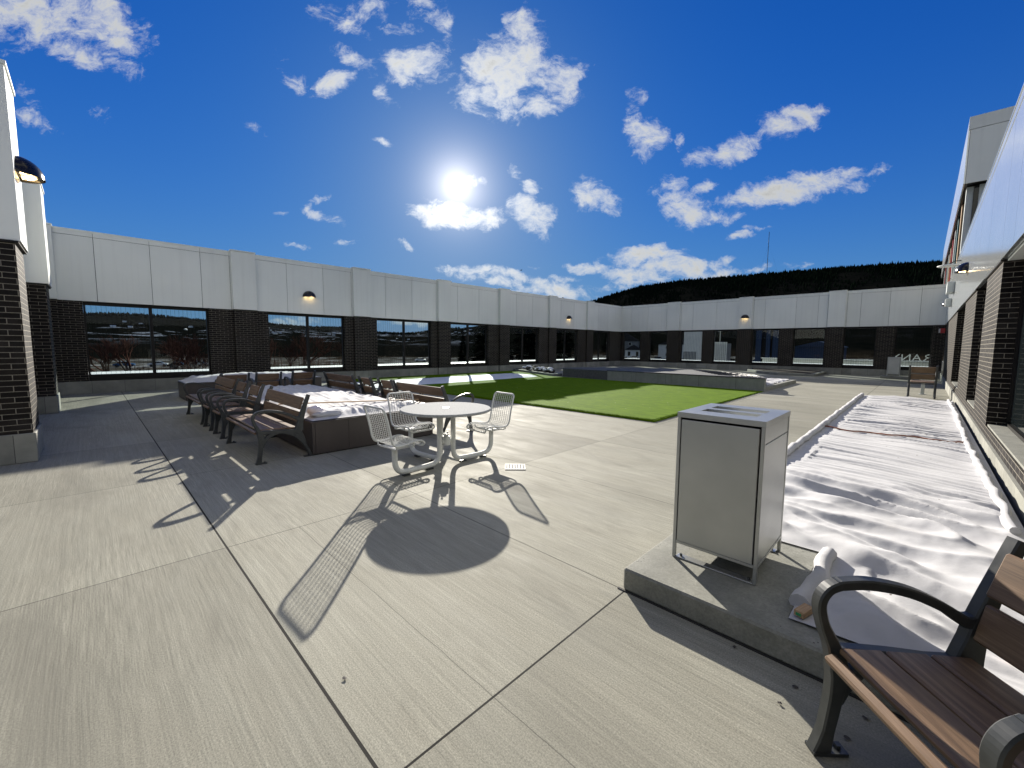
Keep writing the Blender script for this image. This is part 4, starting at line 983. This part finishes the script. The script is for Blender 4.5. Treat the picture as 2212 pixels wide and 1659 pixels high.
o=heightcloth('snow','x',0,0,0,0,0,None) if False else heightcloth('snow',-16.95,-14.40,7.3,16.6,26,110,snow_f,mat='snow'); stuff(o,'strip of leftover snow lying along the lawn by the left wall')
# stage
sg=thing('stage',(0,0,0),0,'low curved concrete stage behind the green lawn','stage')
arc=[(-10.8,17.5),(-4.12,17.5),(-4.12,17.7)]+[(-9.2+5.0*math.cos(R(a)),17.7+4.6*math.sin(R(a))) for a in range(8,172,8)]+[(-13.9,18.3),(-12.2,18.0)]
wl=MB(); wl.box(-10.8,-4.12,17.5,17.72,0,.47); wl.build('front_wall','stage_concrete',sg,.01)
dk=MB(); dk.prism([(-10.78,17.725)]+[(-4.2,17.725)]+[(-9.2+4.9*math.cos(R(a)),17.73+4.6*math.sin(R(a))) for a in range(5,178,7)]+[(-13.8,17.9)],0,.452); dk.build('deck','stage_rubber',sg)
bx('nosing','dark_frame',sg,-10.82,-4.10,17.485,17.74,.471,.495)
for k in range(9):
    q=MB(); r=.55+.3*k; cx,cy=-6.2-.25*k,18.5+.15*k
    ptsr=[]
    for a in range(-60,100,8): ptsr.append((cx+r*1.4*math.cos(R(a)),cy+r*.7*math.sin(R(a)),.455))
    ptsr=[p for p in ptsr if p[1]>17.8 and (p[0]+9.2)**2/4.8**2+(p[1]-17.73)**2/4.5**2<1]
    if len(ptsr)>2: q.tube(ptsr,.02,4); q.build('ring_inlay','ring_dark',sg)
# joints on stage wall
for xx in (-9.3,-7.9,-6.5,-5.1): bx('joint','rubber_black',sg,xx,xx+.008,17.4975,17.4999,.01,.46)
wd=thing('planting_bed',(0,0,0),0,'narrow kerbed bed with white cloth at the right end of the stage','planting bed')
bx('kerb','kerb_concrete',wd,-4.32,-4.14,17.75,23.05,0,.15,bevel=.01); bx('kerb','kerb_concrete',wd,-6.6,-4.33,22.9,23.05,0,.148,bevel=.01)
def wf(x,y):
    if (x+9.2)**2/4.95**2+(y-17.73)**2/4.65**2<1: return None
    return .13+.06*ridge(noise.noise(Vector((x*2,y*3,4))))+.03*noise.noise(Vector((x*6,y*6,1)))
o=heightcloth('bed_cloth',-6.5,-4.33,17.8,22.88,40,90,wf); tag(o,'small white cloth covering the bed at the right end of the stage','cloth')
rk=thing('planting_bed',(0,0,0),0,'low kerbed corner bed filled with snowy rocks beyond the lawn','planting bed')
m=MB(); A=[(-14.1,17.42),(-18.95,19.35),(-18.95,21.6),(-14.1,18.25)]; m.prism(A,0,.15)
m.build('kerb','stage_concrete',rk,.008); m=MB(); m.prism([(-14.4,17.7),(-18.9,19.5),(-18.9,21.4),(-14.4,18.15)],.151,.17); m.build('soil','bed_soil',rk)
random.seed(5)
rocks=[]
for k in range(46):
    t_=random.random(); x=-14.6-3.9*t_; y=17.95+ .41*(-14.6-x)+random.uniform(-.1,.55)*(.4+t_); r=random.uniform(.07,.2)
    m=MB(); blob(m,(0,0,r*.35),(r,r*random.uniform(.7,1.2),r*.6),k*3.1,6)
    snowy=random.random()<.62
    o=m.build('rock','snow' if snowy else 'rock_dark'); o.location=(x,y,.17+random.uniform(0,.12)); tag(o,'snow-capped pale stone in the kerbed corner bed' if snowy else 'bare dark stone in the kerbed corner bed','stone','snowy stones in the corner bed' if snowy else 'dark stones in the corner bed')
fb=thing('planting_bed',(0,0,0),0,'kerbed bed of dark soil against the far wall','planting bed')
m=MB(); m.prism([(-4.35,29.1),(-6.2,29.1),(-7.5,30.2),(-8.5,31.6),(-8.9,YB-.06),(-4.35,YB-.06)],0,.15); m.build('kerb','kerb_concrete',fb,.01)
m=MB(); m.prism([(-4.6,29.35),(-6.1,29.35),(-7.3,30.4),(-8.2,31.7),(-8.6,YB-.08),(-4.6,YB-.08)],.151,.19); m.build('soil','bed_soil',fb)
# white post near the far seat, dark diamond on floor
t=thing('post',(.06,20.9,0),0,'short pale post standing behind the far single seat','post'); bx('shaft','light_grey_metal',t,-.05,.05,-.05,.05,0,.62,bevel=.005); bx('base_plate','light_grey_metal',t,-.09,.09,-.09,.09,.001,.012)
# ------------------------------------------------------------------ beyond the far wall
pr=thing('roof_parapet',(0,0,0),0,'pale corrugated roof parapet seen through the far wall windows','parapet')
m=MB()
for k in range(46): x=-9.2+k*.28; m.box(x,x+.26,38.0,38.06,-3,.78)
m.build('corrugated_panel','white_render',pr); bx('cap','snow',pr,-9.3,3.8,37.9,38.3,.782,.84); bx('core','white_render',pr,-9.2,3.7,38.061,38.25,-3,.78)
# channel letters, seen from behind
sgn=thing('sign_letters',(0,0,0),0,'large white capital letters seen from behind above the roof parapet','sign')
def letter(ch,xc_):
    cu=bpy.data.curves.new('letter','FONT'); cu.body=ch; cu.size=.62; cu.extrude=.04; cu.align_x='CENTER'
    o=bpy.data.objects.new('tmp',cu); COL.objects.link(o)
    dg=bpy.context.evaluated_depsgraph_get(); me=bpy.data.meshes.new_from_object(o.evaluated_get(dg)); bpy.data.objects.remove(o)
    me.name='letter'; me.transform(Matrix.Translation((xc_,38.2,.845))@Matrix.Rotation(PI,4,'Z')@Matrix.Rotation(PI/2,4,'X')@Matrix.Scale(1.12,4,(1,0,0))); me.materials.clear(); me.materials.append(MT['white_render'])
    q=bpy.data.objects.new('letter',me); COL.objects.link(q); q.parent=sgn
for ch,x in (('R',.20),('A',-.31),('N',-.83),('Y',-1.33)): letter(ch,x)
# buildings outside
def house(name,x,y,z,w,d,hw,hr,wall,roof,rz,label,cat='house',windows=True):
    t=thing(name,(x,y,z),rz,label,cat)
    bx('wall',wall,t,-w/2,w/2,-d/2,d/2,0,hw)
    m=MB(); e=.4; m.add([(-w/2-e,-d/2-e,hw),(w/2+e,-d/2-e,hw),(0,-d/2-e,hw+hr),(-w/2-e,d/2+e,hw),(w/2+e,d/2+e,hw),(0,d/2+e,hw+hr)],[(0,1,2),(3,5,4),(0,2,5,3),(1,4,5,2),(0,3,4,1)]); m.build('roof',roof,t)
    if windows:
        for k in (-1,1):
            for zz in (1,hw-1.9):
                f=bx('window','white_render',t,k*w*.25-.6,k*w*.25+.6,-d/2-.06,-d/2-.003,zz,zz+1.3); bx('pane','dark_glass',f,k*w*.25-.5,k*w*.25+.5,-d/2-.08,-d/2-.062,zz+.1,zz+1.2)
    return t
house('house',-100,175,-3.2,14,12,7.5,4.6,'grey_siding','roof_shingle',R(25),'large grey gabled house seen through the first far wall windows')
house('house',-88,163,-3.2,6.5,7,3.6,2.1,'white_render','roof_shingle',R(25),'small pale gabled porch building in front of the grey house','shed')
house('house',-78,185,-3.2,15,10,6,2.6,'white_render','roof_shingle',R(10),'pale house with brown roof left of the white block')
t=thing('white_block',(0,0,0),0,'plain tall white building corner filling one far wall window','building'); bx('wall','white_render',t,-24.6,-21.4,60,63,-3.5,7.4); 
m=MB()
for k in range(9): m.box(-23.9+k*.2,-23.8+k*.2,58.3,58.45,-3,1.05)
m.build('louvre','grey_siding',t)
t=thing('louvred_enclosure',(0,0,0),0,'pale louvred rooftop enclosure with a thin aerial beyond the far wall','enclosure')
m=MB()
for k in range(8): m.box(-17.15+k*.19,-17.02+k*.19,50,50.1,-3,2.25)
m.build('louvre','white_render',t); bx('core','grey_siding',t,-17.1,-15.7,50.12,51.5,-3,2.1); m=MB(); m.tube([(-16.6,50.5,2.1),(-16.6,50.5,3.6)],.03,5); m.tube([(-16.8,50.5,3.45),(-16.3,50.5,3.55)],.03,5); m.build('aerial','light_grey_metal',t)
t=thing('blue_tower_building',(0,0,0),0,'dark blue clad building beyond the middle of the far wall','building')
for k,x in enumerate((-29.5,-27.3,-25.9)): bx('cladding','blue_cladding',t,x,x+(1.2 if k!=1 else .9),115,121,-3.4,9.5)
bx('core','dark_frame',t,-29.4,-24.8,115.5,125,-3.4,9.3)
house('barn',-21.5,150,-3.2,11,9,5.2,1.6,'blue_cladding','blue_cladding',R(0),'low blue roofed building beyond the far wall near the right','building',False)
# cars
def make_car(mat):
    t=thing('parked_car',(0,0,0),0,None,'car','cars parked beyond the terrace walls')
    prof=[(-2.2,.35),(-2.25,.75),(-1.6,.95),(-.95,1.42),(.7,1.45),(1.35,.98),(2.15,.85),(2.25,.4)]
    m=MB(); n=len(prof)
    body=[(-2.2,.32),(-2.25,.78),(-1.55,.96),(1.3,.98),(2.15,.84),(2.25,.35)]; k=len(body)
    m.add([(x,-.88,z) for x,z in body]+[(x,.88,z) for x,z in body],[tuple(range(k)),tuple(range(k,2*k))[::-1]]+[(i,k+i,k+(i+1)%k,(i+1)%k) for i in range(k)])
    m.build('body',mat,t,.05)
    g=[(-1.5,.965),(-.9,1.38),(.6,1.40),(1.25,.985)]; m=MB(); k=4
    m.add([(x,-.76,z) for x,z in g]+[(x,.76,z) for x,z in g],[tuple(range(k)),tuple(range(k,2*k))[::-1]]+[(i,k+i,k+(i+1)%k,(i+1)%k) for i in range(k)]); m.build('window','dark_glass',t)
    m=MB(); m.box(-.92,.62,-.74,.74,1.402,1.45); m.build('roof',mat,t,.015)
    for x in (-1.4,1.4):
        for y in (-.8,.8): m=MB(); m.tube([(x,y-.1,.33),(x,y+.1,.33)],.33,12); m.build('wheel','rubber_black',t)
    return t
protos={c:make_car('car_'+c) for c in ('white','blue','dark','silver')}; usedc=set()
def car(c,az,r,rz,label):
    o=protos[c] if c not in usedc else copy_tree(protos[c]); usedc.add(c)
    o.location=(-math.sin(R(az))*r,math.cos(R(az))*r,terr(az,r)+.02); o.rotation_euler=(0,0,R(rz)); o['label']=label
car('white',29.6,152,20,'white car seen through the second window from the far corner')
car('silver',28.2,163,20,'silver car just right of the white one outside the far wall')
car('blue',25.3,156,15,'blue car seen through the third far wall window')
car('dark',16.8,143,10,'dark car right of the louvred enclosure')
car('silver',15.4,179,0,'silver car beyond the louvred enclosure')
car('blue',14.0,147,5,'blue car seen through the middle far wall window')
car('white',12.2,190,5,'white car farther off in the middle far wall window')
car('silver',9.5,170,0,'silver car seen through the window right of the middle')
car('white',7.6,129,30,'bright white car low in the sixth far wall window')
car('dark',4.6,156,0,'dark car seen through the seventh far wall window')
car('blue',39.5,141,30,'blue car behind the left wall window near the far corner')
car('silver',38.2,136,30,'silver car behind the left wall window near the far corner')
car('white',57.0,170,60,'white car in the fourth window of the left wall')
car('silver',81.5,151,70,'silver van-like car low in the first left window')
car('white',85.0,154,75,'white car glinting low in the first left window, left of the silver one')
car('dark',83.4,146,75,'dark car between two pale cars beyond the first left window')
car('blue',87.6,156,75,'blue car at the left side of the first left window')
# trees / bushes beyond the left wall
def bare_tree(h,seed,label,kind):
    random.seed(seed); t=thing('bare_tree',(0,0,0),0,label,'tree','leafless trees beyond the left wall')
    tr=MB(); cr=MB()
    def grow(p,d,l,r,dep):
        q=p+d*l; (tr if dep<2 else cr).tube([p,(p+q)/2+Vector((random.uniform(-.05,.05)*l,random.uniform(-.05,.05)*l,0)),q],[r,r*.85,r*.7],5 if dep<2 else 3,caps=False)
        if dep>=5 or r<.008: return
        for k in range(3 if dep<4 else 4):
            a=random.uniform(0,6.3); sp=random.uniform(.35,.8); dd=(d+Vector((math.cos(a)*sp,math.sin(a)*sp,random.uniform(-.1,.25)))).normalized()
            grow(p+d*l*random.uniform(.6,1),dd,l*random.uniform(.6,.82),r*.58,dep+1)
    grow(Vector((0,0,0)),Vector((0,0,1)),h*.27,h*.022,0)
    tr.build('trunk','tree_bark',t); cr.build('crown','bare_twigs',t); return t
def shrub(h,seed,label):
    random.seed(seed); t=thing('shrub',(0,0,0),0,label,'shrub','brown thickets beyond the left wall'); m=MB()
    for k in range(420):
        a=random.uniform(0,6.3); rr=random.random()**.5*h*1.1; x,y=math.cos(a)*rr,math.sin(a)*rr; hh=h*random.uniform(.35,1)*(1-.3*rr/h); l=random.uniform(-.25,.25)*h
        m.tube([(x,y,0),(x+l*.4,y+l*.2,hh*.5),(x+l,y+l*.6+random.uniform(-.2,.2),hh)],[.03,.02,.006],3,caps=False)
    m.build('stems','bare_twigs',t); return t
t1=bare_tree(9,1,'tall bare tree standing in the left half of the first left window','a'); t2=bare_tree(7,2,'broad bare tree in the right half of the first left window','b')
s1=shrub(3.2,3,'reddish brown thicket filling the bottom of the first left window')
def put(o,az,r,rz=0,s=1,label=None):
    o.location=(-math.sin(R(az))*r,math.cos(R(az))*r,terr(az,r)-.1); o.rotation_euler=(0,0,rz); o.scale=(s,s,s*1.0)
    if label: o['label']=label
put(t1,88.2,52,0,1.15); put(t2,82.6,50,0,1.35)
for az,r,s,lb in ((86.2,58,.85,'smaller bare tree at the middle of the first left window'),(75.5,60,1.0,'bare tree at the left of the second left window'),(73.0,66,1.15,'tallest bare tree in the second left window'),(70.8,72,.8,'small bare tree at the right of the second left window'),(63.5,110,1.0,'bare tree on the hillside in the third left window'),(87.0,64,1.25,'bare tree behind the tall one in the first left window'),(84.2,56,1.2,'leaning bare tree just left of the middle bar of the first left window'),(81.3,60,1.3,'bare tree near the right frame of the first left window'),(74.4,52,1.2,'bare tree with low branches at the left frame of the second left window'),(71.8,58,1.35,'bare tree right of the middle bar of the second left window'),(66.8,90,1.25,'bare tree at the left frame of the third left window')):
    put(copy_tree(t1 if s>.9 else t2),az,r,az,s,lb)
for az,r,s,lb in ((80.6,44,1.25,'reddish thicket at the right bottom of the first left window'),(77.0,48,1.3,'dark thicket low behind the first brick pier'),(74.2,46,1.5,'dark thicket at the left bottom of the second left window'),(70.2,50,1.3,'dark thicket at the right bottom of the second left window'),(66,75,1.2,'brown thicket low in the third left window'),(85,42,1.0,'near reddish thicket at the sill of the first left window'),(83.2,44,1.1,'reddish thicket right of the middle bar of the first left window'),(72.4,50,1.3,'dark thicket under the middle bar of the second left window')):
    put(copy_tree(s1),az,r*.92,az*3,s*1.45,lb)
put(s1,87.5,40,0,1.55)
# conifer trees close behind the far end of the left wall
def conifer(h,seed,label):
    random.seed(seed); t=thing('conifer_tree',(0,0,0),0,label,'tree','dark evergreens beyond the far end of the left wall'); m=MB(); m.tube([(0,0,0),(0,0,h*.95)],[h*.022,h*.004],6); m.build('trunk','tree_bark',t)
    m=MB()
    for k in range(900):
        f=random.random()**.75; z=h*(.08+.9*f); rr=h*.24*(1-f)*random.uniform(.5,1.1)+.05; a=random.uniform(0,6.3); L=.10*h*(1-f)+.25
        c=Vector((math.cos(a)*rr,math.sin(a)*rr,z)); d=Vector((math.cos(a),math.sin(a),-.35)).normalized(); s_=Vector((-math.sin(a),math.cos(a),0))*L*.4
        m.add([c-d*L*.5,c+s_,c+d*L*.6,c-s_],[(0,1,2,3)])
    m.build('crown','conifer_needles',t); return t
c1=conifer(13,4,'dark evergreen filling the left half of the fifth left window')
put(c1,48.3,62)
for az,r,s,lb in ((47.1,66,1.1,'dark evergreen in the right half of the fifth left window'),(45.9,70,.9,'dark evergreen behind the pier beyond the fifth left window'),(42.6,64,1.05,'tall dark evergreen in the sixth left window'),(41.4,60,.9,'shorter dark evergreen in the sixth left window'),(37.8,90,1.2,'dark evergreen in the last left window'),(31.5,190,1.3,'distant evergreen behind the grey house'),(26.8,200,1.3,'distant evergreen beside the pale house'),(51.3,80,.7,'small evergreen at the right side of the fourth left window')):
    put(copy_tree(c1),az,r,az,s,lb)
# distant houses on the hillside
random.seed(9)
hp=None
for k in range(46):
    az=random.uniform(50,92); r=random.uniform(1300,2000)
    if hp is None:
        hp=thing('distant_house',(0,0,0),0,'tiny pale house on the far hillside seen through the left windows','house','distant houses on the hillside')
        bx('wall','white_render',hp,-5,5,-4,4,0,4); m=MB(); m.add([(-5.5,-4.5,4),(5.5,-4.5,4),(5.5,4.5,4),(-5.5,4.5,4),(-5.5,0,6.5),(5.5,0,6.5)],[(0,1,5,4),(2,3,4,5),(0,4,3),(1,2,5),(0,3,2,1)]); m.build('roof','snow',hp); o=hp
    else: o=copy_tree(hp)
    q_=random.uniform(.5,.8); o.scale=(q_*1.3,q_,q_); o.location=(-math.sin(R(az))*r,math.cos(R(az))*r,terr(az,r)-1); o.rotation_euler=(0,0,random.random()*3)
# gull
b=thing('bird',(0,0,0),0,'small dark gull gliding low over the left wall near the clouds','bird')
dirb=(xc*((1303-1280)/1040.1)+yc*(-(676-960)/1040.1)-zc).normalized(); b.location=Vector((0,0,H))+dirb*75
m=MB(); m.tube([(-.22,0,0),(0,0,.02),(.2,0,0)],[.02,.06,.01],6); m.build('body','dark_frame',b)
m=MB()
for s_ in (-1,1): m.add([(.06,0,.02),(-.06,0,.02),(-.02,s_*.3,.16),(.05,s_*.3,.16),(-.1,s_*.65,.04)],[(0,1,2,3),(3,2,4)])
m.norecalc=True; m.build('wing','dark_frame',b); b.rotation_euler=(0,0,R(70))
